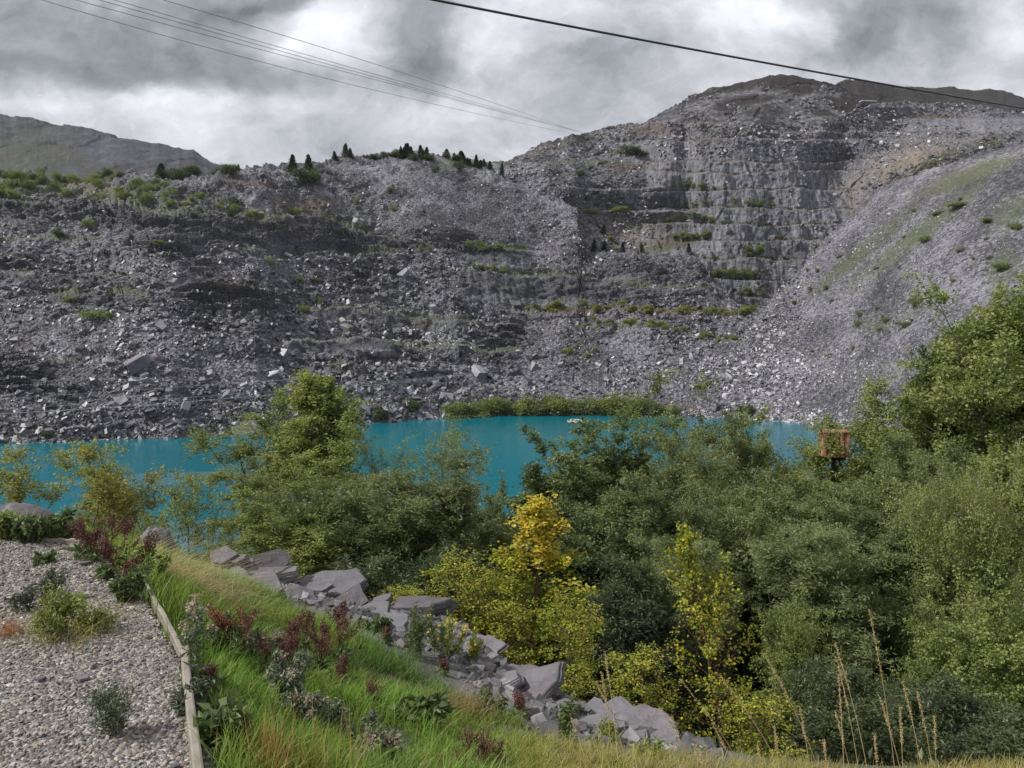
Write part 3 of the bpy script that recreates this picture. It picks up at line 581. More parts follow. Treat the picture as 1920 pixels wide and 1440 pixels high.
def stones(name, x, y, z, sz, rg, mm, flat=.6, embed=.2):
    n_ = len(x); ico = np.array([(0, 0, 1)] + [(math.cos(a) * .9, math.sin(a) * .9, .45) for a in np.arange(5) * 1.2566] + [(math.cos(a), math.sin(a), -.3) for a in np.arange(5) * 1.2566 + .6])
    tri = [(0, i + 1, (i + 1) % 5 + 1) for i in range(5)]; q = [(i + 1, i + 6, (i + 1) % 5 + 6, (i + 1) % 5 + 1) for i in range(5)]
    F1 = np.array([(a, b, c, c) for a, b, c in tri]); 
    F3 = np.array([[0, i + 1, (i + 1) % 5 + 1] for i in range(5)] + [[i + 1, i + 6, (i + 1) % 5 + 1] for i in range(5)] + [[i + 6, (i + 1) % 5 + 6, (i + 1) % 5 + 1] for i in range(5)])
    L = ico[None] * rg.uniform(.75, 1.2, (n_, 11, 1)) * np.stack([rg.uniform(.7, 1.3, n_), rg.uniform(.6, 1, n_), rg.uniform(.35, 1, n_) * flat * 1.4], -1)[:, None]
    q4 = rg.normal(size=(n_, 4)) * [1, .25, .25, 1]; q4 = unit(q4); w, a, b_, c_ = q4.T
    Rm = np.stack([1 - 2 * (b_ * b_ + c_ * c_), 2 * (a * b_ - w * c_), 2 * (a * c_ + w * b_), 2 * (a * b_ + w * c_), 1 - 2 * (a * a + c_ * c_), 2 * (b_ * c_ - w * a), 2 * (a * c_ - w * b_), 2 * (b_ * c_ + w * a), 1 - 2 * (a * a + b_ * b_)], -1).reshape(-1, 3, 3)
    V_ = np.einsum('nij,nkj->nki', Rm, L) * sz[:, None, None] + np.stack([x, y, z + sz * embed], -1)[:, None]
    F_ = (F3[None] + (np.arange(n_) * 11)[:, None, None]).reshape(-1, 3)
    o = obj(name, mesh(name, V_, F_, False, {'r': np.repeat(rg.beta(1.6, 2.2, n_), 11), 'g': np.repeat(rg.uniform(0, 1, n_) ** 2, 11)}), mm); return tag(o, kind='stuff')
rg = np.random.default_rng(21)
N = 98000; y = 2.2 + (6.15 - 2.2) * rg.uniform(size=N) ** .9; x = -rg.uniform(0, 1, N) * 4.2 - kx(0 * y, y) ; okk = x > -0.74 * y - .3
x, y = x[okk], y[okk]; stones('gravel', x, y, np.full(len(x), -1.694), rg.uniform(.0058, .0128, len(x)) * (1 + .6 * (rg.uniform(size=len(x)) > .93)), rg, M_CHIP)
# timber edging boards
m, n, out = mat('weathered_timber')
co = n.new('ShaderNodeTexCoord').outputs['Object']; f = n.noise(n.vmath('MULTIPLY', co, (3, 3, 40)), 1.0, 5, .6); f2 = n.noise(co, 9, 4, .6)
c = n.mix(f, (.13, .11, .085), (.29, .26, .22)); c = n.mix(n.mr(f2, .5, .7, 0, .6), c, (.12, .10, .075))
bp = n.new('ShaderNodeBump', {'Height': f, 'Strength': .5, 'Distance': .01}); b = n.new('ShaderNodeBsdfPrincipled', {'Base Color': c, 'Roughness': .85, 'Normal': bp.outputs[0]}); n.l.new(b.outputs[0], out.inputs[0]); M_TIM = m
def board(a, b_, z0, z1, zb, th, label):
    a = np.array(a, float); b_ = np.array(b_, float); d = b_ - a; L = np.linalg.norm(d); d /= L; nn = np.array([d[1], -d[0]])
    k = 14; V_ = []
    for i in range(k):
        t = i / (k - 1); c_ = a + (b_ - a) * t + nn * .003 * math.sin(t * 7); top = z0 + (z1 - z0) * t + .006 * math.sin(i * 1.9)
        for s_, z in ((-.5, zb), (-.5, top - .004), (-.3, top), (.3, top), (.5, top - .004), (.5, zb)): V_.append((*(c_ + nn * th * s_), z))
    F_ = [[i * 6 + j, i * 6 + (j + 1) % 6, (i + 1) * 6 + (j + 1) % 6, (i + 1) * 6 + j] for i in range(k - 1) for j in range(6)]
    F_ += [[0, 1, 2, 3], [0, 3, 4, 5]] + [[(k - 1) * 6 + q for q in (3, 2, 1, 0)], [(k - 1) * 6 + q for q in (5, 4, 3, 0)]]
    o = obj('edging_board', mesh('edging_board', V_, F_), M_TIM); return tag(o, label, 'edging board', 'timber boards edging the gravel')
kd = np.array([.03, 0])
board(KA + kd + (-.06, .12), KB + kd + (-.02, .02), -1.655, -1.645, -1.80, .026, 'thin timber edging board, the farther one beside the gravel, grass spilling over it')
board(KB + kd + (.0, -.01), KC + kd + (.28, -.85), -1.60, -1.61, -1.80, .036, 'pale weathered timber edging board nearest the camera, its top standing above the gravel')
a_, b2_ = P(60, 1021, 6.12)[:2], P(152, 1023, 6.05)[:2]; board(a_, b2_, -1.66, -1.655, -1.80, .03, 'short pale timber edging board at the far edge of the gravel')
# ------------------------------------------------------------------ slate slabs and boulders in the foreground
m, n, out = mat('quarried_slate'); co = n.new('ShaderNodeTexCoord').outputs['Object']; r = n.attr('r')
f = n.noise(co, 5, 6, .65); f2 = n.noise(n.vmath('MULTIPLY', co, (3, 3, 45)), 1.0, 4, .6); f3 = n.noise(co, 1.7, 4, .6, dist=1.0); f4 = n.noise(co, 38, 3, .6)
c = n.ramp(n.math('ADD', n.math('MULTIPLY', r, .6), n.math('ADD', n.mr(f, .3, .7, 0, .28), n.mr(f2, .3, .7, 0, .22))), [(.0, (.028, .025, .028)), (.5, (.082, .073, .081)), (1, (.18, .17, .18))])
c = n.mix(n.mr(f3, .55, .68, 0, .55), c, (.11, .09, .065)); c = n.mix(n.mr(f4, .62, .7, 0, .4), c, (.24, .24, .2))
bp = n.new('ShaderNodeBump', {'Height': n.math('ADD', f, n.math('ADD', n.math('MULTIPLY', f2, .7), n.math('MULTIPLY', f4, .15))), 'Strength': .9, 'Distance': .03})
b = n.new('ShaderNodeBsdfPrincipled', {'Base Color': c, 'Roughness': .6, 'Specular IOR Level': .5, 'Normal': bp.outputs[0]}); n.l.new(b.outputs[0], out.inputs[0]); M_SLATE = m
def slate(seed, a, b_, c_, layers=3, npt=7, taper=.12):
    """irregular flat block, a x b x c metres, with cleavage layers; origin at base centre"""
    rg = np.random.default_rng(seed); th = np.sort((np.arange(npt) + rg.uniform(-.28, .28, npt)) / npt * 2 * np.pi); rr = rg.uniform(.66, 1.2, npt)
    o0 = np.stack([np.cos(th) * rr * a / 2, np.sin(th) * rr * b_ / 2], -1)
    sub = []
    for i in range(npt):
        for t in (0, .33, .66): q = o0[i] * (1 - t) + o0[(i + 1) % npt] * t; sub.append(q + rg.normal(size=2) * .012 * a * (t > 0))
    o0 = np.array(sub); k = len(o0); rings = []; z = 0
    for l in range(layers):
        off = rg.normal(size=2) * .02 * a; sc = 1 - taper * l / layers * rg.uniform(.3, 1)
        jit = 1 + rg.normal(size=(k, 1)) * .012
        h = c_ / layers * rg.uniform(.75, 1.25)
        for zz in (z, z + h * .93): rings.append(np.c_[o0 * sc * jit + off, np.full(k, zz) + rg.normal(size=k) * .012 * c_])
        z += h
    top = rings[-1].copy(); top[:, :2] *= .965; top[:, 2] = z + .015 * c_ + top[:, :1].sum(1) * .03; rings.append(top)
    c0 = top.mean(0); V_ = np.concatenate(rings + [[c0], [rings[0].mean(0)]]); n_ = len(rings)
    F_ = []
    for i in range(n_ - 1):
        for j in range(k): F_.append([i * k + j, i * k + (j + 1) % k, (i + 1) * k + (j + 1) % k, (i + 1) * k + j])
    for j in range(0, k): F_.append([(n_ - 1) * k + j, (n_ - 1) * k + (j + 1) % k, n_ * k, n_ * k])
    me = bpy.data.meshes.new('slate_slab'); me.from_pydata(V_.tolist(), [], [f if f[2] != f[3] else f[:3] for f in F_]); 
    me.attributes.new('r', 'FLOAT', 'POINT').data.foreach_set('value', np.full(len(V_), rg.uniform(.3, .75), np.float32)); me.update(); return me
# (u, v of base centre, width px, depth m, thickness m, yaw, tilt x, tilt y, lift, label)
SL = [
 (487, 1075, 100, .55, .14, 8, 6, -4, .18, 'long striped slate slab on top of the left slab stack'), (452, 1060, 62, .3, .13, -35, 8, 12, .30, 'slate beam poking up left at the top of the left slab stack'), (505, 1062, 70, .35, .05, 20, 55, 18, .30, 'pointed triangular slate slab leaning up on the left slab stack'),
 (540, 1082, 46, .4, .12, 30, -4, 10, .12, 'dark blocky slate at the right end of the left slab stack'), (440, 1090, 80, .5, .12, -12, 5, 3, .02, 'dark slate block under the left end of the slab stack'), (520, 1102, 70, .5, .08, 40, 20, -18, .04, 'tilted slate slab leaning under the left stack'), (470, 1112, 110, .6, .10, 4, 5, 0, .0, 'broad pale slate slab at the foot of the left stack'), (560, 1125, 60, .4, .08, 60, 10, -10, .02, 'small slate slab between the left stack and the broad slab'),
 (612, 1122, 130, .8, .16, -8, 10, 8, .10, 'broad smooth grey slate slab sloping behind the dock stems'), (655, 1140, 70, .7, .10, 15, 35, 4, .04, 'upright grey slate face right of the broad smooth slab'), (592, 1104, 60, .3, .07, 5, 2, 4, .22, 'thin flat slate sheet lying on top of the broad smooth slab'), (664, 1122, 42, .3, .08, -40, 16, 12, .10, 'small square slate behind the upright slate face'),
 (700, 1140, 52, .4, .10, 10, 12, 6, .02, 'small pale slate chunk right of the upright face'), (720, 1132, 34, .3, .12, -20, 6, 6, .02, 'rounded dark slate lump beside the small pale chunk'), (695, 1158, 80, .5, .07, -15, 16, 8, .0, 'pale slate wedge in front of the dark boulder slab'),
 (783, 1152, 112, .8, .24, -4, -14, 4, .10, 'big boulder-like slate slab with a dark front face below the yellow leaves'), (826, 1152, 40, .6, .20, -30, -6, 20, .06, 'pale end block against the right of the dark-faced boulder slab'), (735, 1172, 66, .5, .15, 12, -8, -6, .03, 'dark wedge of slate under the left of the dark-faced boulder slab'), (770, 1188, 90, .5, .09, 2, 6, 2, .0, 'flat slate step under the dark-faced boulder slab'), (820, 1182, 80, .4, .10, 12, 4, -8, 0, 'half-buried slate below the pale end block'), (690, 1182, 80, .4, .1, 22, 10, 6, 0, 'rough slate lump at the grass edge left of the slate step'), (745, 1168, 30, .3, .04, 12, 6, 2, .0, 'small white quartz-pale stone under the boulder slab'),
 (955, 1212, 92, .8, .14, -24, 20, 16, .04, 'large slate slab with chippings on it under the yellow birch'), (905, 1206, 74, .5, .08, -10, 10, 14, .02, 'low slate slab left of the slab with chippings'), (982, 1252, 90, .5, .06, 4, 24, -6, .12, 'flat pointed slate slab propped up like an arrowhead'), (908, 1250, 46, .5, .06, 60, 22, 0, .03, 'small slate slab standing left of the arrowhead slab'),
 (970, 1268, 110, .5, .06, -14, 18, 6, .02, 'long pale slate slab just below the arrowhead slab'), (1035, 1262, 46, .4, .10, 2, 26, 4, .04, 'square slate block right of the arrowhead slab'), (1000, 1296, 120, .7, .14, -40, 18, 26, .06, 'long curved pale slate slab running down the bank'), (945, 1275, 90, .4, .12, -44, 4, 30, .02, 'dark rough slate ridge left of the curved pale slab'), (1052, 1330, 100, .4, .10, -32, 10, 24, .02, 'dark-sided slate at the lower end of the curved pale slab'),
 (1096, 1318, 62, .5, .08, -30, 30, 14, .06, 'small tilted pale slate beside the red dock stem'), (1120, 1338, 40, .3, .14, 0, 4, 4, .05, 'dark rounded rock behind the tilted pale slate'), (1150, 1352, 90, .5, .08, -20, 14, 16, .03, 'pale slate slab in the lower middle of the slab line'), (1110, 1364, 90, .4, .16, -10, 4, 6, -.02, 'dark shaded slate block in the lower middle of the slab line'),
 (1205, 1368, 130, .5, .07, -18, 12, 16, .08, 'long flat pale slate slab near the lower right end of the line'), (1240, 1388, 70, .4, .05, -20, 10, 18, .04, 'thin layered slate slab at the lower right end of the line'), (1180, 1384, 60, .3, .06, -30, 8, 10, 0, 'small slate under the long flat pale slab'), (1300, 1408, 70, .3, .05, -6, 6, 6, 0, 'low slate slab beside the green ball'),
 (420, 1046, 50, .5, .12, 10, 10, 4, .04, 'pale slate lump left of and behind the slab stack'), (640, 1165, 60, .4, .08, 10, 14, 4, .0, 'grass-fringed slate under the upright slate face'), (870, 1228, 60, .4, .1, -30, 8, 8, .0, 'mossy grey slate below the yellow-flowered weeds'), (810, 1222, 50, .4, .08, -20, 10, 8, 0, 'rough dark slate at the top of the grass slope')]
M_SLD = slab_mat('dark_slate', (.05, .047, .05), (.10, .095, .10), (.17, .16, .17), .55, .012, 5)
for i, (u, v, w, dp, th, yaw, tx, ty, lift, lab) in enumerate(SL):
    p = gpt(u, v); st_ = i < 8; th *= 1 + .7 * st_
    if p[1] > 13: Yq = 10.7 if u < 560 else 10.2; q = P(u, v, Yq); p = np.array([q[0], Yq, min(q[2], float(gh(q[0], Yq)) + .30)]); lift = .03
    wid = w / FPX * p[1]; me = slate(300 + i, wid * 1.22, dp * 1.1, th * .62, 2 + i % 3, 5 + i % 3)
    o = obj('slate_slab', me, M_SLD if 'dark' in lab and 'front face' not in lab else M_SLATE); o.location = (p[0], p[1], p[2] + lift * .9 - .03); o.rotation_euler = (R(tx + 9), R(-ty * .8), R(yaw))
    tag(o, lab, 'slate slab', 'slate slabs along the edge of the bank', 'thing')
def boulder(label, u0, v0, Y, w, h, d, seed, peak=0., mm=None, cat='boulder', ex=.75):
    rg = np.random.default_rng(seed); nu, nv = 40, 22; V_ = []
    for j in range(nv):
        ph = j / (nv - 1) * math.pi * .62
        for i in range(nu):
            a = i / nu * 2 * math.pi; r = math.sin(ph) ** ex if ph < math.pi / 2 else 1.0 + .08 * (ph - math.pi / 2)
            V_.append((math.cos(a) * r * w / 2 + peak * math.cos(ph) * w, math.sin(a) * r * d / 2, math.cos(ph) * h))
    V_ = np.array(V_); c_, e_ = worley(V_ * 1.6 / max(w, .5) + seed, seed); V_ = V_ + unit(V_ + 1e-6) * (.13 * w * (c_[:, None] - .5) + .05 * w * fbm(V_ * 2.2 / w, 3, seed)[:, None])
    F_ = [[j * nu + i, j * nu + (i + 1) % nu, (j + 1) * nu + (i + 1) % nu, (j + 1) * nu + i] for j in range(nv - 1) for i in range(nu)]
    me = mesh('boulder', V_, np.array(F_)[:, ::-1], True, {'r': np.full(len(V_), .45)}); o = obj('boulder', me, mm or M_SLATE); p = P(u0, v0, Y); o.location = p
    return tag(o, label, cat)
boulder('pointed purple-grey slate boulder standing behind the dark red dock plants', 292, 1056, 8.9, .52, .45, .3, 5, .06, ex=1.2)
boulder('long low pale boulder above the green weeds at the far left', 20, 990, 7.9, 1.0, .28, .5, 9, -.1)
boulder('pale rock breaking the lake surface near the far shore', 1083, 790, 272, 8, .8, 4, 12, 0, slab_mat('pale_rock', (.22, .22, .22), (.3, .3, .3), (.4, .4, .4), .7, .2, 1), 'rock')
# loose waste along the edge
rg = np.random.default_rng(31); N = 42000; x = rg.uniform(-6, 1.65, N); y = edgeY(x) + rg.normal(size=N) * .7 - .3; z = gh(x, y)
k = rg.uniform(size=N) < stonyness(x, y) + .1; x, y, z = x[k], y[k], z[k]
V, F = slabs(np.stack([x, y, z], -1), np.array([.1, -.2, .95]), .016 + .20 * rg.uniform(size=len(x)) ** 9 + .03 * rg.uniform(size=len(x)) ** 2, rg, tilt=.5, flat=(.12, .4))
M_WASTE = slab_mat('slate_waste', (.03, .027, .027), (.085, .08, .08), (.24, .23, .235), .6, .01, 8)
tag(obj('slate_waste', mesh('slate_waste', V, F, False, {'r': np.repeat(rg.beta(2, 2.4, len(x)), 8)}), M_WASTE), kind='stuff')
# small loose slate flakes on the gravel
for (u, v, w, lab) in ((152, 1268, 26, 'bluish slate flake lying flat on the gravel'), (160, 1054, 24, 'dark slate flake on the gravel near its far edge'), (330, 1432, 22, 'purple slate flake on the gravel beside the timber board'), (75, 1270, 16, 'small grey slate flake on the gravel left of the bluish one')):
    p = P(u, v, 1.67 / -elev(v)); o = obj('slate_flake', slate(u, w / FPX * p[1], w / FPX * p[1] * 1.2, .012, 1, 5), M_SLATE); o.location = (p[0], p[1], -1.682); o.rotation_euler = (.06, .04, u); tag(o, lab, 'slate flake')
# green ball
import bmesh
bm = bmesh.new(); bmesh.ops.create_uvsphere(bm, u_segments=32, v_segments=20, radius=.028); me = bpy.data.meshes.new('ball'); bm.to_mesh(me); bm.free()
for p_ in me.polygons: p_.use_smooth = True
m, n, out = mat('lime_felt'); co = n.new('ShaderNodeTexCoord').outputs['Object']; f = n.noise(co, 300, 3)
b = n.new('ShaderNodeBsdfPrincipled', {'Base Color': n.mix(f, (.25, .36, .10), (.40, .52, .20)), 'Roughness': .95}); n.l.new(b.outputs[0], out.inputs[0])
p = gpt(1313, 1414); o = obj('ball', me, m); o.location = (p[0], p[1], p[2] + .035); tag(o, 'lime green ball lying among slate waste at the bottom edge', 'ball')
# ------------------------------------------------------------------ leaves, bark, trees
def leaf_mat(name, cols, gold=None, trans=.42, rough=.5, spec=.35):
    m, n, out = mat(name); r = n.attr('lc'); oi = n.new('ShaderNodeObjectInfo').outputs['Random']
    co = n.new('ShaderNodeTexCoord').outputs['Object']; cl = n.noise(co, .9, 3, .6)
    x = n.math('ADD', n.math('MULTIPLY', r, .62), n.math('ADD', n.mr(cl, .35, .65, -.16, .30), n.math('MULTIPLY', oi, .18)))
    k = len(cols); c = n.ramp(x, [(i / (k - 1), q) for i, q in enumerate(cols)])
    if gold is not None: c = n.mix(n.attr('gd'), c, n.mix(r, gold[0], gold[1]))
    d = n.new('ShaderNodeBsdfPrincipled', {'Base Color': c, 'Roughness': rough, 'Specular IOR Level': spec})
    tcol = n.mix(1.0, c, (1.25, 1.3, .6), 'MULTIPLY'); t = n.new('ShaderNodeBsdfTranslucent', {'Color': tcol})
    mx = n.new('ShaderNodeMixShader', {0: trans, 1: d.outputs[0], 2: t.outputs[0]}); n.l.new(mx.outputs[0], out.inputs[0]); return m
def bark_mat(name, a, b_):
    m, n, out = mat(name); co = n.new('ShaderNodeTexCoord').outputs['Object']; f = n.noise(n.vmath('MULTIPLY', co, (6, 6, 2)), 2.0, 5, .65)
    b = n.new('ShaderNodeBsdfPrincipled', {'Base Color': n.mix(f, a, b_), 'Roughness': .85}); n.l.new(b.outputs[0], out.inputs[0]); return m
L_BIRCH = leaf_mat('birch_leaf', [(.06, .075, .026), (.15, .185, .055), (.25, .28, .095), (.33, .325, .16)])
L_ALDER = leaf_mat('alder_leaf', [(.028, .044, .02), (.085, .12, .042), (.16, .20, .075), (.21, .23, .12)], spec=.45)
L_WILLOW = leaf_mat('willow_leaf', [(.05, .065, .028), (.12, .15, .06), (.205, .235, .10), (.28, .29, .165)], spec=.4)
L_LIGHT = leaf_mat('yellow_green_leaf', [(.10, .11, .025), (.19, .20, .05), (.29, .28, .08), (.36, .33, .12)])
L_LIME = leaf_mat('lime_leaf', [(.07, .09, .028), (.16, .20, .055), (.265, .30, .095), (.34, .355, .15)])
L_YEL = leaf_mat('autumn_birch_leaf', [(.11, .16, .02), (.24, .29, .03), (.38, .40, .05), (.54, .50, .08)], gold=((.50, .34, .04), (.70, .52, .08)), trans=.45)
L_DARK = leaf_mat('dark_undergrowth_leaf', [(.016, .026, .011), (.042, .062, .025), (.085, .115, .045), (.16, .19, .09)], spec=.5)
B_BROWN = bark_mat('brown_bark', (.035, .026, .02), (.11, .085, .065)); B_BIRCH = bark_mat('birch_bark', (.06, .04, .03), (.24, .2, .17)); B_GREY = bark_mat('grey_bark', (.05, .05, .042), (.14, .135, .115)); B_RED = bark_mat('red_brown_twig', (.05, .02, .014), (.12, .055, .035))
def shape_fn(kind, t):
    if kind == 'cone': return (1 - t) ** .75 * .95 + .10
    if kind == 'round': return math.sqrt(max(0.03, 1 - (1.75 * t - .8) ** 2)) 
    if kind == 'vase': return .35 + .75 * math.sin(min(1, t * 1.15) * math.pi * .62) * (1 - .55 * t ** 3)
    if kind == 'dome': return math.sqrt(max(.03, 1 - t * t)) 
    return 1
def grow(seed, H, Wd, kind='round', base=.15, nl=34, ns=7, nt=7, nleaf=40000, ll=.06, lw=.03, droop=0., lean=(0, 0), stems=1, clump=.10, tw=.4, r0=.09, gaps=.0, gold=None, upb=.5, leader=.0, skirt=0.):
    rg = np.random.default_rng(seed); S0, S1, A, B = [], [], [], []; tubes = []; TP, TD, TL = [], [], []
    for s_ in range(stems):
        an = rg.uniform(0, 6.28); sp = (Wd * .22 if stems > 1 else 0)
        lx, ly = lean[0] + math.cos(an) * sp, lean[1] + math.sin(an) * sp; h = H * (1 if s_ == 0 else rg.uniform(.72, .95))
        k = 12; tt = np.linspace(0, 1, k); wob = np.cumsum(rg.normal(size=(k, 2)) * .022 * H / 3, 0); wob -= wob[:1]
        tr = np.stack([lx * tt ** 1.3 + wob[:, 0] * .6, ly * tt ** 1.3 + wob[:, 1] * .6, h * .97 * tt], -1); tr[:, :2] += rg.normal(size=2) * .05 * (stems > 1)
        rr = r0 * (1 - tt) ** .8 * (1 if stems == 1 else .7) + .006; tubes.append(polytube(tr, rr, 7))
        n_l = max(6, nl // stems)
        for i in range(n_l):
            t = base + (1 - base) * ((i + rg.uniform()) / n_l) ** (.9); f = t * (k - 1); j = min(int(f), k - 2); st = tr[j] + (tr[j + 1] - tr[j]) * (f - j)
            az = i * 2.4 + rg.uniform(-.5, .5); tq = (t - base) / (1 - base); rad = Wd / 2 * shape_fn(kind, tq) * rg.uniform(.62, 1.12) / (1 if stems == 1 else 1.5)
            if leader and tq > .8: rad *= 1 - leader * .5
            el = R(12 + 52 * tq * (1 if kind != 'round' else .9)) + rg.normal() * .16; L = max(.15, min(rad / max(.35, math.cos(el)), H * .55))
            d = np.array([math.cos(az) * math.cos(el), math.sin(az) * math.cos(el), math.sin(el)]); pts = [st]; m_ = 6
            for q in range(m_):
                d = unit(d + [0, 0, (.10 if not droop else .10 - droop * .12 * q)] + rg.normal(size=3) * .11); pts.append(pts[-1] + d * L / m_)
            pts = np.array(pts); lr = r0 * .42 * (1 - t * .7); pr = np.linspace(lr, lr * .2 + .002, m_ + 1)
            S0 += list(pts[:-1]); S1 += list(pts[1:]); A += list(pr[:-1]); B += list(pr[1:])
            for q in range(ns):
                s2 = rg.uniform(.22, 1.0) * m_; j2 = min(int(s2), m_ - 1); p2 = pts[j2] + (pts[j2 + 1] - pts[j2]) * (s2 - j2); d0 = unit(pts[j2 + 1] - pts[j2])
                d2 = unit(d0 * .7 + rg.normal(size=3) * .65 + [0, 0, .25 - droop * .5]); L2 = L * rg.uniform(.22, .42) * (1.25 - s2 / m_ * .6); p3 = p2 + d2 * L2 * .55; d3 = unit(d2 + [0, 0, .15 - droop * .6] + rg.normal(size=3) * .2); p4 = p3 + d3 * L2 * .45
                S0 += [p2, p3]; S1 += [p3, p4]; A += [lr * .35 + .001, lr * .22 + .001]; B += [lr * .22 + .001, .0015]
                if rg.uniform() < gaps: continue
                for w in range(nt):
                    e = rg.uniform(.15, 1.05); pp = (p2 + (p3 - p2) * e / .55) if e < .55 else p3 + (p4 - p3) * min(1, (e - .55) / .45)
                    TP.append(pp); TD.append(unit(d3 * .6 + rg.normal(size=3) * .7 + [0, 0, .2 - droop])); TL.append(tw * rg.uniform(.5, 1.1) * min(1, L2 / .35 + .3))
        # leading shoot
        for w in range(10): TP.append(tr[-1] - [0, 0, rg.uniform(0, .12) * H * .6]); TD.append(unit(rg.normal(size=3) * .5 + [0, 0, .8])); TL.append(tw * .7)
    TP, TD, TL = np.array(TP), np.array(TD), np.array(TL); S0 += list(TP); S1 += list(TP + TD * TL[:, None]); A += [.0025] * len(TP); B += [.001] * len(TP)
    wood = join(tubes + [segtubes(np.array(S0), np.array(S1), np.array(A), np.array(B), 3)])
    idx = rg.integers(0, len(TP), nleaf); t = rg.uniform(0.05, 1.1, (nleaf, 1)); pos = TP[idx] + TD[idx] * TL[idx][:, None] * t
    pos[:, 2] -= droop * .25 * (t[:, 0] * TL[idx]) ** 2 / max(tw, .1); pos = pos + rg.normal(size=pos.shape) * clump * .5
    V, F = leaves(pos, ll * rg.uniform(.65, 1.25, nleaf), lw * rg.uniform(.7, 1.2, nleaf), rg, upb, droop)
    tc_ = rg.uniform(size=len(TP)); lc = np.clip(.45 * rg.uniform(size=nleaf) + .55 * tc_[idx], 0, 1); at = {'lc': np.repeat(lc, 4)}
    if gold is not None: g_ = gold(pos, rg); at['gd'] = np.repeat(g_, 4)
    return wood, (V, F, at)
PROTO = {}
def proto(key, lm, bm_, **kw):
    w, (V, F, at) = grow(**kw); Hh = np.percentile(V[:, 2], 98.6); Ww = np.percentile(V[:, 0], 98) - np.percentile(V[:, 0], 2)
    PROTO[key] = (mesh('trunk', w[0], w[1], True), mesh('crown', V, F, False, at), bm_, lm, Hh, Ww)
def plant_tree(key, u, vtop, Y, wpx, label, cat='tree', group=None, name='tree', rz=0., zb=None, hs=None, tilt=(0, 0), vbase=None):
    tm, cm, bm_, lm, H, Wd = PROTO[key]; pt = P(u, vtop, Y); x = float(pt[0]); z0 = float(gh(x, Y)) if zb is None else zb
    if vbase is not None: z0 = float(P(u, vbase, Y)[2])
    h = float(pt[2]) - z0; sz = h / H; sx = wpx / FPX * Y / Wd
    t = thing(name, label, cat, (x, Y, z0 - .05), group, R(rz)); t.scale = (sx, sx, sz); t.rotation_euler = (R(tilt[0]), R(tilt[1]), R(rz))
    obj('trunk', tm, bm_, t); obj('crown', cm, lm, t); return t
proto('birchA', L_BIRCH, B_BIRCH, seed=1, H=9, Wd=4.6, kind='cone', base=.12, nl=46, ns=8, nt=7, nleaf=62000, ll=.09, lw=.064, droop=.45, tw=.45, r0=.10, gaps=.15, leader=.5)
proto('birchB', L_BIRCH, B_BROWN, seed=2, H=8, Wd=4.0, kind='vase', base=.2, nl=30, ns=7, nt=7, nleaf=30000, ll=.07, lw=.05, droop=.3, tw=.5, r0=.08, gaps=.3, stems=2)
proto('airy', L_BIRCH, B_BROWN, seed=3, H=8, Wd=4.0, kind='vase', base=.3, nl=26, ns=6, nt=5, nleaf=13000, ll=.06, lw=.045, droop=.35, tw=.6, r0=.07, gaps=.3)
proto('alder', L_ALDER, B_BROWN, seed=4, H=8, Wd=7, kind='dome', base=.05, nl=60, ns=9, nt=7, nleaf=72000, ll=.12, lw=.085, tw=.4, r0=.14, gaps=.1, clump=.14)
proto('willowA', L_WILLOW, B_GREY, seed=5, H=6, Wd=6, kind='dome', base=.04, nl=56, ns=9, nt=7, nleaf=80000, ll=.11, lw=.034, tw=.38, r0=.1, stems=3, gaps=.1, clump=.12, upb=.2)
proto('willowB', L_WILLOW, B_GREY, seed=6, H=7, Wd=5, kind='round', base=.06, nl=52, ns=8, nt=7, nleaf=66000, ll=.12, lw=.036, tw=.42, r0=.1, stems=2, gaps=.15, clump=.12, upb=.1)
proto('mixed', L_LIME, B_BROWN, seed=7, H=7, Wd=5, kind='round', base=.08, nl=46, ns=8, nt=7, nleaf=52000, ll=.095, lw=.062, tw=.42, r0=.09, gaps=.15, stems=2, clump=.12)
proto('weeping', L_LIME, B_BIRCH, seed=8, H=6, Wd=3.6, kind='vase', base=.25, nl=40, ns=8, nt=8, nleaf=50000, ll=.075, lw=.044, droop=1.1, tw=.8, r0=.06, gaps=.1)
proto('big', L_BIRCH, B_GREY, seed=9, H=13, Wd=10, kind='cone', base=.1, nl=84, ns=10, nt=7, nleaf=120000, ll=.13, lw=.085, droop=.3, tw=.55, r0=.2, gaps=.22, clump=.2)
proto('yellowairy', L_LIGHT, B_BIRCH, seed=10, H=4.4, Wd=3.2, kind='round', base=.18, nl=34, ns=7, nt=6, nleaf=24000, ll=.055, lw=.038, tw=.32, r0=.035, stems=4, gaps=.2, clump=.08)
proto('smallbirch', L_LIME, B_BROWN, seed=11, H=2.2, Wd=1.5, kind='round', base=.15, nl=28, ns=6, nt=6, nleaf=7000, ll=.036, lw=.028, tw=.2, r0=.02, clump=.05)
def goldtop(z1, z2): return lambda p, rg: np.clip(ss(z1, z2, p[:, 2] + rg.normal(size=len(p)) * .12 + .25 * np.sin(p[:, 0] * 5 + 1)), 0, 1) * (rg.uniform(size=len(p)) < .62)
proto('goldbirch', L_YEL, B_RED, seed=12, H=2.9, Wd=1.35, kind='cone', base=.08, nl=42, ns=6, nt=5, nleaf=7500, ll=.042, lw=.034, tw=.16, r0=.018, clump=.05, gold=goldtop(1.7, 2.7), droop=.15, gaps=.1)
proto('limebirch', L_YEL, B_RED, seed=13, H=2.2, Wd=1.3, kind='round', base=.08, nl=36, ns=6, nt=6, nleaf=3600, ll=.042, lw=.034, tw=.15, r0=.016, clump=.05, droop=.15, gaps=.1, gold=lambda p, rg: (rg.uniform(size=len(p)) < .05) * 1.)
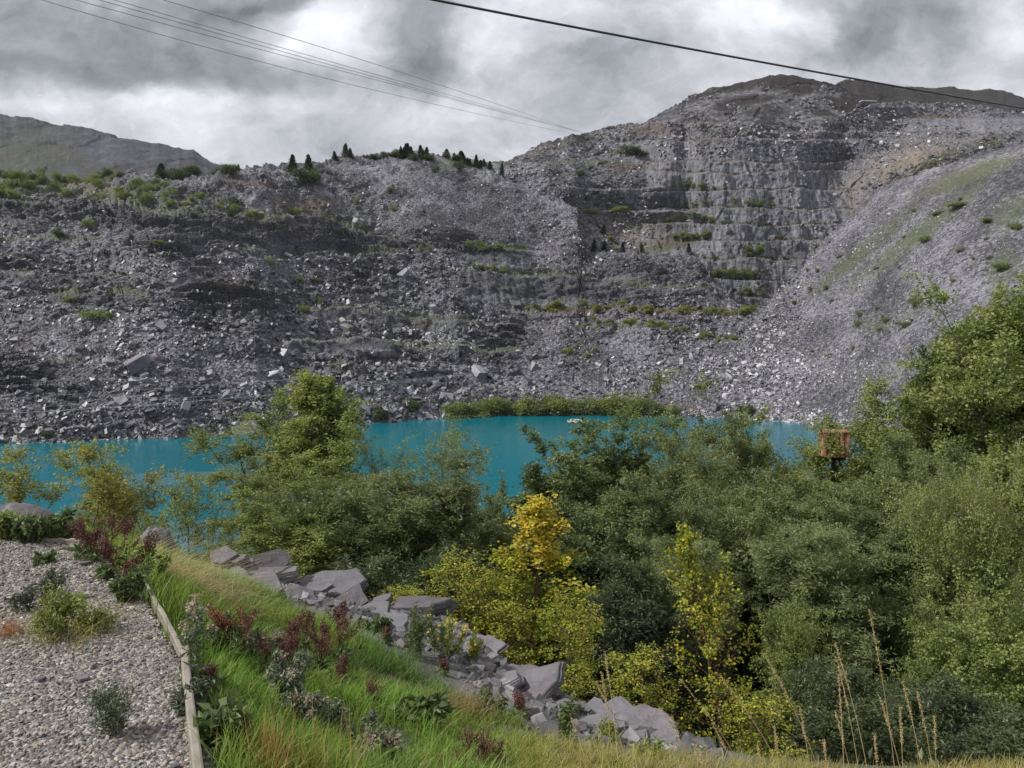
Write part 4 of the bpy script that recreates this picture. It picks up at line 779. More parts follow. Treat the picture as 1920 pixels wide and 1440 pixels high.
proto('yellowbirch', L_YEL, B_RED, seed=14, H=3.4, Wd=1.6, kind='cone', base=.05, nl=46, ns=6, nt=6, nleaf=3800, ll=.042, lw=.034, tw=.14, r0=.02, clump=.05, lean=(-.45, 0), droop=.2, gaps=.12, leader=.9, gold=lambda p, rg: (rg.uniform(size=len(p)) < .10) * 1.)
proto('bramble', L_DARK, B_BROWN, seed=15, H=2.2, Wd=2.6, kind='dome', base=.02, nl=46, ns=8, nt=7, nleaf=22000, ll=.085, lw=.034, tw=.3, r0=.02, stems=3, droop=.2, clump=.1)
proto('roundleaf', L_LIME, B_BROWN, seed=16, H=3.4, Wd=2.8, kind='round', base=.03, nl=44, ns=8, nt=7, nleaf=30000, ll=.055, lw=.05, tw=.28, r0=.03, clump=.08, droop=.2)
# left of the middle
plant_tree('yellowairy', 118, 838, 15.0, 265, 'pale yellow-green airy tree with slim stems behind the long low boulder', group=None, rz=40)
plant_tree('yellowairy', 212, 890, 16.5, 110, 'sparse yellow-green sapling between the long low boulder and the dark red docks', rz=150)
plant_tree('smallbirch', 352, 886, 13.5, 120, 'small lone birch standing against the blue water behind the straw tuft', rz=10, zb=-5.2)
plant_tree('smallbirch', 283, 962, 12.5, 110, 'low green bush right behind the pointed boulder', 'bush', name='bush', rz=80, zb=-5.4)
plant_tree('roundleaf', 400, 1000, 13.2, 110, 'small green bush at the water side behind the yellow ragwort', 'bush', name='bush', zb=-6, rz=20)
plant_tree('birchB', 550, 745, 26.5, 220, 'broad feathery birch crown behind the left side of the tall pointed birch', rz=120)
plant_tree('birchA', 590, 712, 25, 240, 'tall pointed birch, highest tree left of the open water', rz=0)
plant_tree('birchB', 510, 855, 21, 150, 'slim pale-stemmed birch at the left edge of the tall pointed birch', rz=70, vbase=1120)
plant_tree('mixed', 655, 815, 24, 170, 'rounded light green tree leaning against the right of the tall pointed birch', rz=20)
plant_tree('mixed', 520, 800, 26, 150, 'dark-stemmed green tree in front of the left shore behind the slim birch', rz=200)
plant_tree('willowA', 752, 868, 18.5, 320, 'broad grey-green willow above the slab line, left half of the wood', rz=30)
plant_tree('willowB', 640, 905, 19.5, 210, 'grey-green willow filling the gap under the light green leaning tree', rz=140)
plant_tree('mixed', 560, 970, 16, 190, 'bright green low birch growing just behind the left slab stack', rz=250)
plant_tree('airy', 752, 792, 27, 110, 'wispy brownish birch leaning left against the blue water', rz=15, tilt=(0, -9))
plant_tree('airy', 832, 782, 28, 150, 'fine open-branched birch with spreading bare limbs against the water', rz=190)
plant_tree('alder', 905, 925, 21, 130, 'dark low alder between the broad willow and the round alder', rz=60)
# middle
plant_tree('alder', 1045, 845, 25, 270, 'big dense round dark alder in the middle of the wood', rz=20)
plant_tree('alder', 1135, 815, 29, 240, 'alder with the highest crown in the middle, just under the pale lake rock', rz=120)
plant_tree('birchB', 1272, 715, 33, 165, 'tall feathery birch rising over the far shore bushes', rz=40)
plant_tree('willowB', 1350, 805, 29, 180, 'grey-green willow right of the tall feathery birch', rz=200)
plant_tree('mixed', 1430, 845, 30, 160, 'yellowish green tree at the right of the middle bay of water', rz=90)
plant_tree('mixed', 1505, 828, 32, 130, 'light green tree top poking into the water left of the rusty box', rz=300)
plant_tree('willowB', 1250, 905, 21, 230, 'willow behind the leaning leader of the yellow birch', rz=10)
plant_tree('willowA', 1390, 900, 22, 300, 'wide willow in the centre right of the wood', rz=160)
plant_tree('alder', 1130, 975, 19, 260, 'shaded alder behind the gold-topped birch', rz=230)
plant_tree('alder', 960, 990, 19, 220, 'shaded alder at the left behind the gold-topped birch', rz=300)
plant_tree('willowB', 1285, 1020, 16.5, 200, 'dull green willow in the dark gap left of the tall yellow birch', rz=77)
# right
plant_tree('birchB', 1610, 730, 31, 190, 'light green birch arching over the rusty box', rz=130)
plant_tree('mixed', 1690, 750, 33, 190, 'yellow-green tree right of the birch over the rusty box', rz=10)
plant_tree('willowA', 1580, 880, 25, 280, 'willow below the rusty box', rz=40)
plant_tree('willowB', 1500, 930, 20, 230, 'grey willow with upright twigs between the yellow birch and the rusty box', rz=222)
plant_tree('big', 1865, 580, 27, 400, 'largest tree, tall grey-green, filling the upper right edge', rz=33)
plant_tree('birchA', 1795, 628, 29, 190, 'tall pointed birch touching the left side of the largest tree', rz=210)
plant_tree('mixed', 1900, 790, 22, 230, 'olive green tree under the largest tree at the right edge', rz=45)
plant_tree('alder', 1770, 700, 30, 220, 'dark tree at the left foot of the largest tree', rz=99)
plant_tree('willowB', 1745, 850, 22, 220, 'shaded willow left of the drooping lime birch', rz=260)
plant_tree('weeping', 1835, 872, 15.5, 210, 'drooping lime green birch near the right edge', rz=140)
plant_tree('willowA', 1630, 1010, 16, 330, 'bushy grey-green willow filling the middle right', rz=260)
plant_tree('willowB', 1780, 1010, 17, 240, 'dark willow behind the drooping lime birch', rz=310)
plant_tree('roundleaf', 1885, 1125, 11.5, 260, 'round-leaved green bush at the lower right edge', 'bush', name='bush', rz=0, vbase=1560)
plant_tree('roundleaf', 1775, 1165, 12.5, 150, 'smaller round-leaved bush left of the one at the lower right edge', 'bush', name='bush', rz=110, vbase=1480)
plant_tree('roundleaf', 1488, 1130, 12, 120, 'dark green small-leaved bush right beside the tall yellow birch', 'bush', name='bush', rz=200, vbase=1440)
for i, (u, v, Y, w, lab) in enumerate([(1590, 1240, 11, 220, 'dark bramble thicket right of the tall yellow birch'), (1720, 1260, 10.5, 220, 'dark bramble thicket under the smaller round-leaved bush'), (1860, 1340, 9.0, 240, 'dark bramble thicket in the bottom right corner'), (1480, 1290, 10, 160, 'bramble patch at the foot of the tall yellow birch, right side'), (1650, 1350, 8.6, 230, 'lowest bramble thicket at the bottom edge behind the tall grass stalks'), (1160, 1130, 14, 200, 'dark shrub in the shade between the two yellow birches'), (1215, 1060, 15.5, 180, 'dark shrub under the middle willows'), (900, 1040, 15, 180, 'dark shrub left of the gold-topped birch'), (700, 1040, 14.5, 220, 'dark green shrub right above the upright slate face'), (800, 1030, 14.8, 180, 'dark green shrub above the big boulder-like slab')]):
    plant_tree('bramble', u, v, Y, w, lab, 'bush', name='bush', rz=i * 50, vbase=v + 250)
# autumn birches
plant_tree('goldbirch', 1003, 936, 10.6, 185, 'birch sapling with an orange-gold top, tallest of the yellow saplings at the slabs', 'birch sapling', name='birch_sapling', rz=10, vbase=1300)
plant_tree('limebirch', 860, 1035, 10.8, 110, 'green-yellow birch sapling left of the gold-topped one, next to the dark-faced boulder slab', 'birch sapling', name='birch_sapling', rz=80, vbase=1240)
plant_tree('limebirch', 905, 1062, 10.4, 110, 'low yellow birch sapling between the green-yellow one and the gold-topped one', 'birch sapling', name='birch_sapling', rz=200, vbase=1250)
plant_tree('limebirch', 1072, 1120, 9.6, 120, 'lime-yellow birch sapling right in front of the gold-topped one, above the square slate', 'birch sapling', name='birch_sapling', rz=150, vbase=1330)
plant_tree('limebirch', 950, 1120, 10.0, 120, 'yellow-green birch sapling low in front of the gold-topped one', 'birch sapling', name='birch_sapling', rz=250, vbase=1290)
plant_tree('limebirch', 1207, 1215, 8.3, 120, 'short yellow birch sapling in the dark gap above the last slabs', 'birch sapling', name='birch_sapling', rz=20, vbase=1390)
plant_tree('yellowbirch', 1388, 985, 8.2, 155, 'tall bright yellow birch with a thin top bending left, nearest tree', 'birch sapling', name='birch_sapling', rz=0, vbase=1475, tilt=(0, -4))
plant_tree('limebirch', 1430, 1300, 7.8, 140, 'yellow-green birch growth low at the right foot of the tall bright yellow birch', 'birch sapling', name='birch_sapling', rz=320, vbase=1500)
plant_tree('limebirch', 760, 1098, 11.6, 90, 'tiny yellow bush peeping over the top of the dark-faced boulder slab', 'bush', name='bush', rz=100, vbase=1150)
# leafy ground layer on the wooded slope
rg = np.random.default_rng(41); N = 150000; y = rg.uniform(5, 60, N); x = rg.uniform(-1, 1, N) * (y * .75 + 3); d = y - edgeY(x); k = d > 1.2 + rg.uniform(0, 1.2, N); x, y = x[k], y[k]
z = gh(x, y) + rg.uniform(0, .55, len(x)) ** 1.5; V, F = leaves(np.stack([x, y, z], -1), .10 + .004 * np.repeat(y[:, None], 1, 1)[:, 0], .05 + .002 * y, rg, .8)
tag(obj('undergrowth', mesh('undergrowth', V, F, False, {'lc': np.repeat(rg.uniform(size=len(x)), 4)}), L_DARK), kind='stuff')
# ------------------------------------------------------------------ grass
def blade_mat(name, trans=.4, rough=.5):
    m, n, out = mat(name); c = n.attr('bc', 'Color')
    d = n.new('ShaderNodeBsdfPrincipled', {'Base Color': c, 'Roughness': rough, 'Specular IOR Level': .3}); t = n.new('ShaderNodeBsdfTranslucent', {'Color': n.mix(1.0, c, (1.2, 1.25, .7), 'MULTIPLY')})
    mx = n.new('ShaderNodeMixShader', {0: trans, 1: d.outputs[0], 2: t.outputs[0]}); n.l.new(mx.outputs[0], out.inputs[0]); return m
M_BLADE = blade_mat('grass_blade')
def blades(pos, lean, L, w, curve, col, rg):
    """pos (n,3), lean (n,2) horizontal lean vector, four rings tapering to a tip"""
    n = len(pos); ld = np.c_[lean, np.zeros(n)]; a = rg.uniform(0, 6.28, n); sd = np.stack([np.cos(a), np.sin(a), 0 * a], -1)
    V = []
    for t, ww in ((0, 1), (.35, .9), (.7, .6), (1, .08)):
        c = pos + np.array([0, 0, 1.]) * (L * (t - curve * .55 * t * t))[:, None] + ld * (L * (.35 * t + curve * t * t))[:, None]
        V += [c - sd * (w * ww / 2)[:, None], c + sd * (w * ww / 2)[:, None]]
    V = np.stack(V, 1).reshape(-1, 3); q = np.array([[0, 1, 3, 2], [2, 3, 5, 4], [4, 5, 7, 6]]); F = (q[None] + (np.arange(n) * 8)[:, None, None]).reshape(-1, 4)
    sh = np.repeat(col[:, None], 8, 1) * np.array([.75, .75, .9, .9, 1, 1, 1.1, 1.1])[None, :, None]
    return V, F, np.clip(sh.reshape(-1, 3), 0, 1)
def grass(name, x, y, nper, Lf, wf, colf, rg, spread=.05, curve=(.2, .9), leanb=(0.1, 0)):
    """tufts at x,y"""
    n = len(x); X = np.repeat(x, nper) + rg.normal(size=n * nper) * spread; Y = np.repeat(y, nper) + rg.normal(size=n * nper) * spread; Z = gh(X, Y, False) + (gh(x, y) - gh(x, y, False)).repeat(nper) - .015
    tl = rg.normal(size=(n, 2)) * .22 + leanb; lean = np.repeat(tl, nper, 0) + rg.normal(size=(n * nper, 2)) * .30
    L = Lf(x, y, rg).repeat(nper) * rg.uniform(.45, 1.15, n * nper); c = colf(x, y, rg).repeat(nper, 0) * rg.uniform(.75, 1.25, (n * nper, 1)); dry = rg.uniform(size=(n * nper, 1)) < .05
    c = np.where(dry, np.array([[.38, .30, .14]]), c)
    V, F, C = blades(np.stack([X, Y, Z], -1), lean, L, wf * rg.uniform(.6, 1.2, n * nper), rg.uniform(*curve, n * nper), c, rg)
    o = obj(name, mesh(name, V, F, False, {'bc': C}), M_BLADE); return tag(o, kind='stuff')
def uvof(x, y, z):
    yc = y * -ST * 0; f = y * CT - z * ST; up = y * ST + z * CT; return 960 + FPX * x / f, 720 - FPX * up / f
GR = np.array([.17, .29, .05]); GD = np.array([.07, .14, .028]); GY = np.array([.24, .25, .06]); GS = np.array([.36, .29, .13])
def gcol(x, y, rg):
    z = gh(x, y, False); u, v = uvof(x, y, z); n1 = fbm(np.stack([x * .9, y * .9, 0 * x], -1), 3, 401)[:, None]; n2 = fbm(np.stack([x * 2.3, y * 2.3, 0 * x + 4], -1), 2, 403)[:, None]
    c = GR * (1 + 0 * n1); c = c + (GD - c) * np.clip(.35 + 1.3 * n1, 0, 1); yel = np.clip(.0 + 1.1 * n2, 0, 1)
    yel = np.maximum(yel, (ss(1340, 1450, v) * ss(860, 1000, u) * .95)[:, None]); yel = np.maximum(yel, .9 * blob(u, v, 90, 975, 130, 30)[:, None]); yel = np.maximum(yel, .7 * blob(u, v, 340, 1040, 90, 30)[:, None])
    c = c + (GY - c) * yel; st = np.clip(ss(1360, 1440, v) * ss(980, 1080, u) * .75 + blob(u, v, 1020, 1400, 120, 40) * .3, 0, 1)[:, None] * (rg.uniform(size=(len(x), 1)) < .7)
    return c + (GS - c) * st
GLINE = [(-400, 900), (400, 1075), (430, 1095), (480, 1122), (560, 1150), (640, 1184), (700, 1210), (760, 1246), (820, 1282), (880, 1305), (940, 1340), (1010, 1382), (1060, 1402), (1200, 1425), (1500, 1418), (2600, 1415)]
rg = np.random.default_rng(51)
def region(N, y0, y1, xl, xr, rg): y = y0 + (y1 - y0) * rg.uniform(size=N) ** 1.15; return rg.uniform(size=N) * (xr - xl) + xl, y
x, y = region(16000, 1.9, 11.2, -5.2, 4.2, rg); k = (kx(x, y) > .05) & (y < edgeY(x) - .42 + .35 * vnoise(np.stack([x * 1.4, y * 1.4, 0 * x], -1), 3)) & (x < .75 * y) & (x > -.75 * y - .3) & ~((y > 6.1) & (x < -6)) & (y > 1.9)
u_, v_ = uvof(x, y, gh(x, y, False)); k &= v_ > pl(u_, GLINE) + 12 * vnoise(np.stack([x * 2, y * 2, 0 * x], -1), 77); x, y = x[k], y[k]; kp = (fbm(np.stack([x, y, 0 * x], -1) * 1.1, 3, 411) < .28) | (rg.uniform(size=len(x)) < .35); x, y = x[kp], y[kp]
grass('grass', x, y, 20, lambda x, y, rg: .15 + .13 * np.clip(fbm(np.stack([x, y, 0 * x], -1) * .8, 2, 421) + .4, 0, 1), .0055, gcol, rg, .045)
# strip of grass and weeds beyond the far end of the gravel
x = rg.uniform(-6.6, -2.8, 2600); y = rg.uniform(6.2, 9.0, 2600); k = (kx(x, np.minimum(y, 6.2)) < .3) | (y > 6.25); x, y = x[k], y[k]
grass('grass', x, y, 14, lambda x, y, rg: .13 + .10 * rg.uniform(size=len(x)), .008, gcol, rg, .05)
# ------------------------------------------------------------------ weeds
def straw(name, u, v, N, L, spread, col, lab=None, cat=None, curve=(.5, 1.3), lean=(0, 0), w=.003, lv=.5, seed=1, parts=None):
    rg = np.random.default_rng(seed); p = gpt(u, v); n = N; pos = p + np.c_[rg.normal(size=(n, 2)) * spread, np.zeros(n)]; pos[:, 2] = gh(pos[:, 0], pos[:, 1]) - .01
    c = np.array(col)[None] * rg.uniform(.6, 1.35, (n, 1)); V, F, C = blades(pos - p, rg.normal(size=(n, 2)) * lv + lean, L * rg.uniform(.5, 1.1, n), np.full(n, w), rg.uniform(*curve, n), c, rg)
    o = obj(name, mesh(name, V, F, False, {'bc': C}), M_BLADE); o.location = p; return tag(o, lab, cat, kind='thing')
straw('straw_tuft', 352, 1092, 1400, .42, .20, (.44, .35, .2), 'golden dry straw tuft beside the pointed boulder', 'dry grass tuft', (.8, 1.5), (.05, .1), .0034, .75, 3)
straw('straw_tuft', 305, 1075, 500, .34, .14, (.48, .36, .16), 'small golden straw tuft between the docks and the big golden tuft', 'dry grass tuft', (.7, 1.4), (.1, 0), .003, .6, 4)
straw('straw_tuft', 520, 1456, 150, .36, .07, (.34, .2, .08), 'orange-brown dry grass tuft at the bottom edge right of the timber board', 'dry grass tuft', (.1, .7), (-.1, 0), .0026, .25, 5)
straw('straw_tuft', 620, 1462, 90, .45, .10, (.45, .33, .13), 'thin straw-coloured grass tuft at the bottom edge right of the orange-brown one', 'dry grass tuft', (.1, .6), (.05, 0), .0022, .2, 6)
straw('straw_tuft', 878, 1345, 360, .30, .10, (.30, .2, .11), 'withered brown plant tuft in the middle of the grass slope', 'dry grass tuft', (.3, 1.1), (0, 0), .004, .5, 7)
straw('straw_tuft', 110, 1004, 500, .42, .28, (.46, .40, .2), 'pale straw grass along the back of the green strip beyond the gravel', 'dry grass tuft', (.3, 1.0), (.1, 0), .004, .4, 8)
straw('straw_tuft', 130, 1192, 420, .25, .14, (.36, .31, .13), 'straw-stalked green tuft in the middle of the gravel', 'grass tuft', (.3, 1.2), (0, 0), .0028, .8, 9)
straw('rusty_weed', 22, 1196, 120, .15, .035, (.30, .12, .06), 'rusty brown weed on the gravel at the left edge', 'weed', (.1, .6), (0, 0), .003, .35, 10)
def cmat(name, a, b_, rough=.8, trans=0.):
    m, n, out = mat(name); r = n.attr('lc'); c = n.mix(r, a, b_); b = n.new('ShaderNodeBsdfPrincipled', {'Base Color': c, 'Roughness': rough}); s_ = b.outputs[0]
    if trans: t = n.new('ShaderNodeBsdfTranslucent', {'Color': c}); s_ = n.new('ShaderNodeMixShader', {0: trans, 1: s_, 2: t.outputs[0]}).outputs[0]
    n.l.new(s_, out.inputs[0]); return m
M_DOCK = cmat('dock_seed', (.045, .015, .012), (.16, .055, .04)); M_DOCK2 = cmat('red_dock_seed', (.11, .025, .015), (.32, .08, .045)); M_DST = cmat('dock_stem', (.05, .025, .02), (.12, .06, .04))
M_WEED = cmat('weed_leaf', (.045, .075, .025), (.15, .20, .06), .6, .3); M_THL = cmat('thistle_leaf', (.06, .085, .05), (.17, .20, .12), .7, .2); M_FLUF = cmat('seed_fluff', (.28, .21, .15), (.52, .44, .34), .9, .3); M_YFL = cmat('yellow_petal', (.72, .52, .03), (.85, .68, .06), .6, .2)
M_GW = cmat('green_yellow_weed', (.12, .17, .03), (.30, .33, .08), .6, .3); M_DW = cmat('dull_weed_leaf', (.035, .05, .03), (.12, .14, .08), .7, .2); M_STEM = cmat('green_stem', (.08, .10, .04), (.16, .17, .07)); M_DRYST = cmat('dry_stem', (.34, .25, .11), (.5, .38, .18), .7)
def branchy(seed, H, nb, spread, el=(45, 80), nsub=0, r=.0035, start=.25, bl=.6):
    rg = np.random.default_rng(seed); segs = []; tips = []; k = 7; z = np.linspace(0, H, k); wob = np.cumsum(rg.normal(size=(k, 2)) * .012 * H * 2, 0); st = np.c_[wob - wob[0], z]
    for i in range(k - 1): segs.append((st[i], st[i + 1], r * (1 - i / k * .6), r * (1 - (i + 1) / k * .6)))
    lines = [st[int(k * start):]]
    for b_ in range(nb):
        f = rg.uniform(start, .8) * (k - 1); j = int(f); p = st[j] + (st[min(j + 1, k - 1)] - st[j]) * (f - j); az = rg.uniform(0, 6.28); e = R(rg.uniform(*el)); d = np.array([math.cos(az) * math.cos(e), math.sin(az) * math.cos(e), math.sin(e)])
        L = (H - p[2]) * rg.uniform(.5, 1.0) * bl / .6 * .8 + spread * .2; pts = [p]
        for q in range(4): d = unit(d + [0, 0, .12] + rg.normal(size=3) * .1); pts.append(pts[-1] + d * L / 4)
        pts = np.array(pts); lines.append(pts)
        for q in range(4): segs.append((pts[q], pts[q + 1], r * .5, r * .4))
    return segs, lines, rg
def along(lines, N, rg, lo=.2, jit=.01):
    out = []; Ls = np.array([np.linalg.norm(np.diff(l, axis=0), axis=1).sum() for l in lines]); w = rg.choice(len(lines), N, p=Ls / Ls.sum()); t = rg.uniform(lo, 1, N)
    for i in range(N): l = lines[w[i]]; f = t[i] * (len(l) - 1); j = min(int(f), len(l) - 2); out.append(l[j] + (l[j + 1] - l[j]) * (f - j))
    return np.array(out) + rg.normal(size=(N, 3)) * jit
def plantobj(name, lab, cat, p, rz, stems, stemM, layers, group=None, sc=1.):
    t = thing(name, lab, cat, p, group, rz); t.scale = (sc,) * 3
    for sv in stems: obj('stem', mesh('stem', *sv, True, {'lc': np.random.default_rng(1).uniform(size=len(sv[0]))}), stemM, t)
    for nm, V, F, mm, s in layers: obj(nm, mesh(nm, V, F, False, {'lc': np.repeat(np.random.default_rng(s).uniform(size=len(V) // 4), 4)}), mm, t)
    return t
def dock(u, v, hpx, nst, lab, seed, red=False, wide=.09):
    p = gpt(u, v); H = hpx / FPX * p[1]; rg = np.random.default_rng(seed); segs, lines, S, ly = [], [], [], []
    for i in range(nst):
        s_, l_, _ = branchy(seed + i * 7, H * rg.uniform(.7, 1.05), 7, .1, (32, 68), r=.004, start=.25); off = np.r_[rg.normal(size=2) * wide * .6, 0]; ln = rg.normal(size=2) * .22
        f = lambda q: q + off + np.r_[ln * q[2], 0]
        sg = [(f(a), f(b_), c, d) for a, b_, c, d in s_]; ln_ = [np.array([f(q) for q in l]) for l in l_]; lines += ln_; S.append(segtubes(*[np.array([q[i_] for q in sg]) for i_ in range(4)], 4))
        pos = along(ln_, 640, rg, .25, .011 * max(1, p[1] / 6)); V, F = leaves(pos, .013 * p[1] / 6, .009 * p[1] / 6, rg, .1); ly.append(('seed_head', V, F, M_DOCK2 if red else M_DOCK, seed + i))
    lv = along(lines, 26 * nst, rg, 0, .02); lv[:, 2] *= .35; V2, F2 = leaves(lv, .09, .03, rg, .2, .5)
    return plantobj('dock_plant', lab, 'dock plant', p, 0, S, M_DST, ly + [('leaf', V2, F2, M_WEED, seed + 1)], 'dried dock plants in the grass')
D = [(205, 1058, 92, 4, 'wide dark red dock clump at the corner of the gravel', 501, 0, .16), (232, 1080, 92, 3, 'dark red dock stems just left of the pointed boulder', 502, 0, .10), (262, 1100, 56, 2, 'drooping dark red dock in front of the pointed boulder', 503, 0, .05), (172, 1050, 66, 2, 'leftmost dark red dock, leaning over the gravel', 504, 0, .08),
 (470, 1262, 150, 4, 'big rusty red dock in the middle of the left grass slope', 505, 1, .08), (505, 1285, 110, 3, 'dark dock close behind the right side of the rusty red one', 506, 0, .07), (425, 1208, 90, 2, 'small blackish dock left of the rusty red one', 507, 0, .05), (555, 1240, 110, 3, 'branching dark dock right of the rusty red one', 508, 0, .08),
 (602, 1262, 130, 2, 'thin straight dock below the broad smooth slate slab', 509, 0, .04), (622, 1230, 100, 2, 'thin dock just below the upright slate face', 510, 0, .03), (650, 1290, 80, 2, 'short dark dock at the left of the bright grass', 511, 0, .05), (718, 1204, 40, 1, 'single short dock spike by the rough slate lump', 512, 0, .02), (833, 1262, 34, 1, 'single tiny dark dock spike above the bright grass', 513, 0, .02),
 (972, 1342, 52, 1, 'small upright dock in front of the curved pale slab', 514, 0, .02), (988, 1338, 46, 1, 'little dark red dock with curled tips before the curved pale slab', 515, 0, .03), (920, 1475, 120, 4, 'dark red dock clump at the bottom edge of the picture', 516, 0, .08), (700, 1335, 60, 2, 'brown dock with drooping branches in the bright grass', 517, 0, .06), (826, 1462, 60, 1, 'thin dock spike left of the bottom edge clump', 518, 0, .02), (395, 1290, 60, 2, 'low dock stems close to the nearest timber board', 519, 0, .04), (640, 1195, 74, 2, 'fine dock stems in front of the upright slate face', 520, 0, .04), (575, 1190, 70, 1, 'lone dock stem in front of the broad smooth slab', 521, 0, .02)]
for a in D: dock(*a[:5], a[5], bool(a[6]), a[7])
def weed(name, u, v, hpx, wpx, lab, cat, seed, lm, nst=5, nleaf=900, ll=.03, lw=.012, extra=None, el=(40, 80), sm=None, zp=None, group=None):
    p = gpt(u, v) if zp is None else np.r_[P(u, v, 1.7 / -elev(v))[:2], -1.69]; H = hpx / FPX * p[1]; Wd = wpx / FPX * p[1]; rg = np.random.default_rng(seed); S, lines = [], []
    for i in range(nst):
        s_, l_, _ = branchy(seed + i * 3, H * rg.uniform(.65, 1.0), 7, .1, el, r=.003, start=.12, bl=.5); off = np.r_[rg.normal(size=2) * Wd * .12, 0]; a = rg.uniform(0, 6.28); ln = np.array([math.cos(a), math.sin(a)]) * Wd / H * .38 * rg.uniform(.2, 1)
        f = lambda q: q + off + np.r_[ln * q[2], 0]
        sg = [(f(a_), f(b_), c, d) for a_, b_, c, d in s_]; lines += [np.array([f(q) for q in l]) for l in l_]; S.append(segtubes(*[np.array([q[i_] for q in sg]) for i_ in range(4)], 4))
    pos = along(lines, nleaf, rg, .0, .012); V, F = leaves(pos, ll * rg.uniform(.6, 1.3, nleaf), lw, rg, .3, .2); ly = [('leaf', V, F, lm, seed)]
    if extra:
        nm, mm, cnt, rad, sz, k = extra; tips = np.array([l[-1] for l in lines]); tips = tips[rg.choice(len(tips), min(cnt, len(tips)), replace=False)]
        for tp in tips: q = tp + rg.normal(size=(k, 3)) * rad; V3, F3 = leaves(q, sz, sz * .6, rg, .4); ly.append((nm, V3, F3, mm, seed + 2))
    return plantobj(name, lab, cat, p, 0, S, sm or M_STEM, ly, group)
fl = ('flower', M_YFL, 22, .008, .016, 14); fluff = ('seed_head', M_FLUF, 9, .014, .02, 30)
weed('ragwort', 385, 1068, 84, 120, 'yellow-flowered ragwort clump between the golden straw and the slab stack', 'ragwort', 601, M_GW, 7, 1500, .05, .018, ('flower', M_YFL, 34, .012, .03, 10))
weed('ragwort', 330, 1058, 70, 70, 'yellow-flowered ragwort right of the pointed boulder', 'ragwort', 602, M_GW, 5, 800, .05, .018, ('flower', M_YFL, 20, .012, .03, 10)); weed('ragwort', 440, 1052, 60, 70, 'ragwort with few flowers just left of the slab stack', 'ragwort', 603, M_WEED, 5, 900, .05, .018, ('flower', M_YFL, 12, .012, .028, 10))
weed('ragwort', 838, 1230, 84, 80, 'yellow-flowered ragwort between the boulder slab and the low slate slabs', 'ragwort', 604, M_GW, 6, 1200, .035, .014, ('flower', M_YFL, 24, .010, .024, 10)); weed('ragwort', 880, 1238, 60, 100, 'bushy green ragwort left of the arrowhead slab', 'ragwort', 605, M_GW, 6, 1300, .035, .014, ('flower', M_YFL, 8, .010, .02, 8))
weed('broom_bush', 790, 1235, 110, 130, 'feathery green bush in front of the dark-faced boulder slab', 'bush', 606, M_WEED, 11, 3600, .045, .008, ('flower', M_YFL, 5, .008, .018, 8), (60, 85))
weed('green_weed', 705, 1186, 40, 60, 'leafy dark green weed below the small pale slate chunk', 'weed', 607, M_WEED, 5, 500, .06, .03)
weed('thistle', 372, 1290, 205, 60, 'tall grey-green thistle rising over the golden straw tuft', 'thistle', 608, M_THL, 1, 170, .055, .014, ('seed_head', M_FLUF, 9, .012, .018, 26), (50, 75), group=None)
weed('thistle', 545, 1320, 110, 110, 'grey thistle with cream fluff behind the orange-brown tuft', 'thistle', 609, M_THL, 5, 1600, .045, .012, fluff); weed('thistle', 480, 1240, 90, 60, 'thistle with cream fluff tangled in the rusty red dock', 'thistle', 610, M_THL, 3, 700, .045, .012, ('seed_head', M_FLUF, 7, .014, .02, 50)); weed('thistle', 720, 1462, 96, 80, 'thistle with pale fluffy heads at the bottom edge', 'thistle', 611, M_THL, 3, 900, .04, .012, ('seed_head', M_FLUF, 9, .014, .02, 80))
weed('thistle', 580, 1370, 90, 120, 'dull grey thistle patch in front of the fluffy one', 'thistle', 612, M_THL, 6, 1000, .04, .014, ('seed_head', M_FLUF, 6, .014, .018, 40)); weed('thistle', 530, 1230, 70, 60, 'small thistle with white fluff between two dark docks', 'thistle', 613, M_THL, 3, 500, .04, .012, ('seed_head', M_FLUF, 6, .014, .02, 60))
weed('green_weed', 240, 1130, 70, 70, 'dull green bushy weed hanging over the gravel corner below the docks', 'weed', 614, M_WEED, 6, 900, .04, .018, zp=1); weed('green_weed', 262, 1078, 50, 90, 'light green weed around the foot of the dark red docks', 'weed', 615, M_GW, 6, 1200, .05, .018)
weed('green_weed', 365, 1335, 45, 80, 'grey-green weed against the grass side of the timber joint', 'weed', 616, M_DW, 6, 1300, .04, .014); weed('green_weed', 420, 1240, 80, 120, 'green weed in the left grass slope, left of the rusty red dock', 'weed', 617, M_WEED, 7, 1500, .04, .014); weed('green_weed', 430, 1400, 70, 110, 'broad-leaved green weed beside the nearest timber board', 'weed', 618, M_WEED, 5, 420, .07, .04)
weed('green_weed', 640, 1400, 90, 150, 'dense dull weed right of the orange-brown tuft', 'weed', 619, M_THL, 7, 1300, .035, .016); weed('green_weed', 780, 1370, 50, 120, 'broad-leaved dark green weed low in the bright grass', 'weed', 620, M_WEED, 6, 380, .08, .05); weed('green_weed', 920, 1345, 40, 110, 'ferny green weed at the right of the bright grass', 'weed', 621, M_WEED, 7, 1300, .05, .015)
weed('green_weed', 1065, 1392, 100, 60, 'upright leafy weed in front of the dark slate block', 'weed', 622, M_WEED, 3, 420, .045, .025); weed('green_weed', 1145, 1392, 50, 60, 'bright green tuft weed under the long flat slab', 'weed', 623, M_GW, 6, 700, .05, .01); weed('green_weed', 1215, 1430, 50, 70, 'pale green tuft weed left of the green ball', 'weed', 624, M_GW, 6, 800, .05, .01)
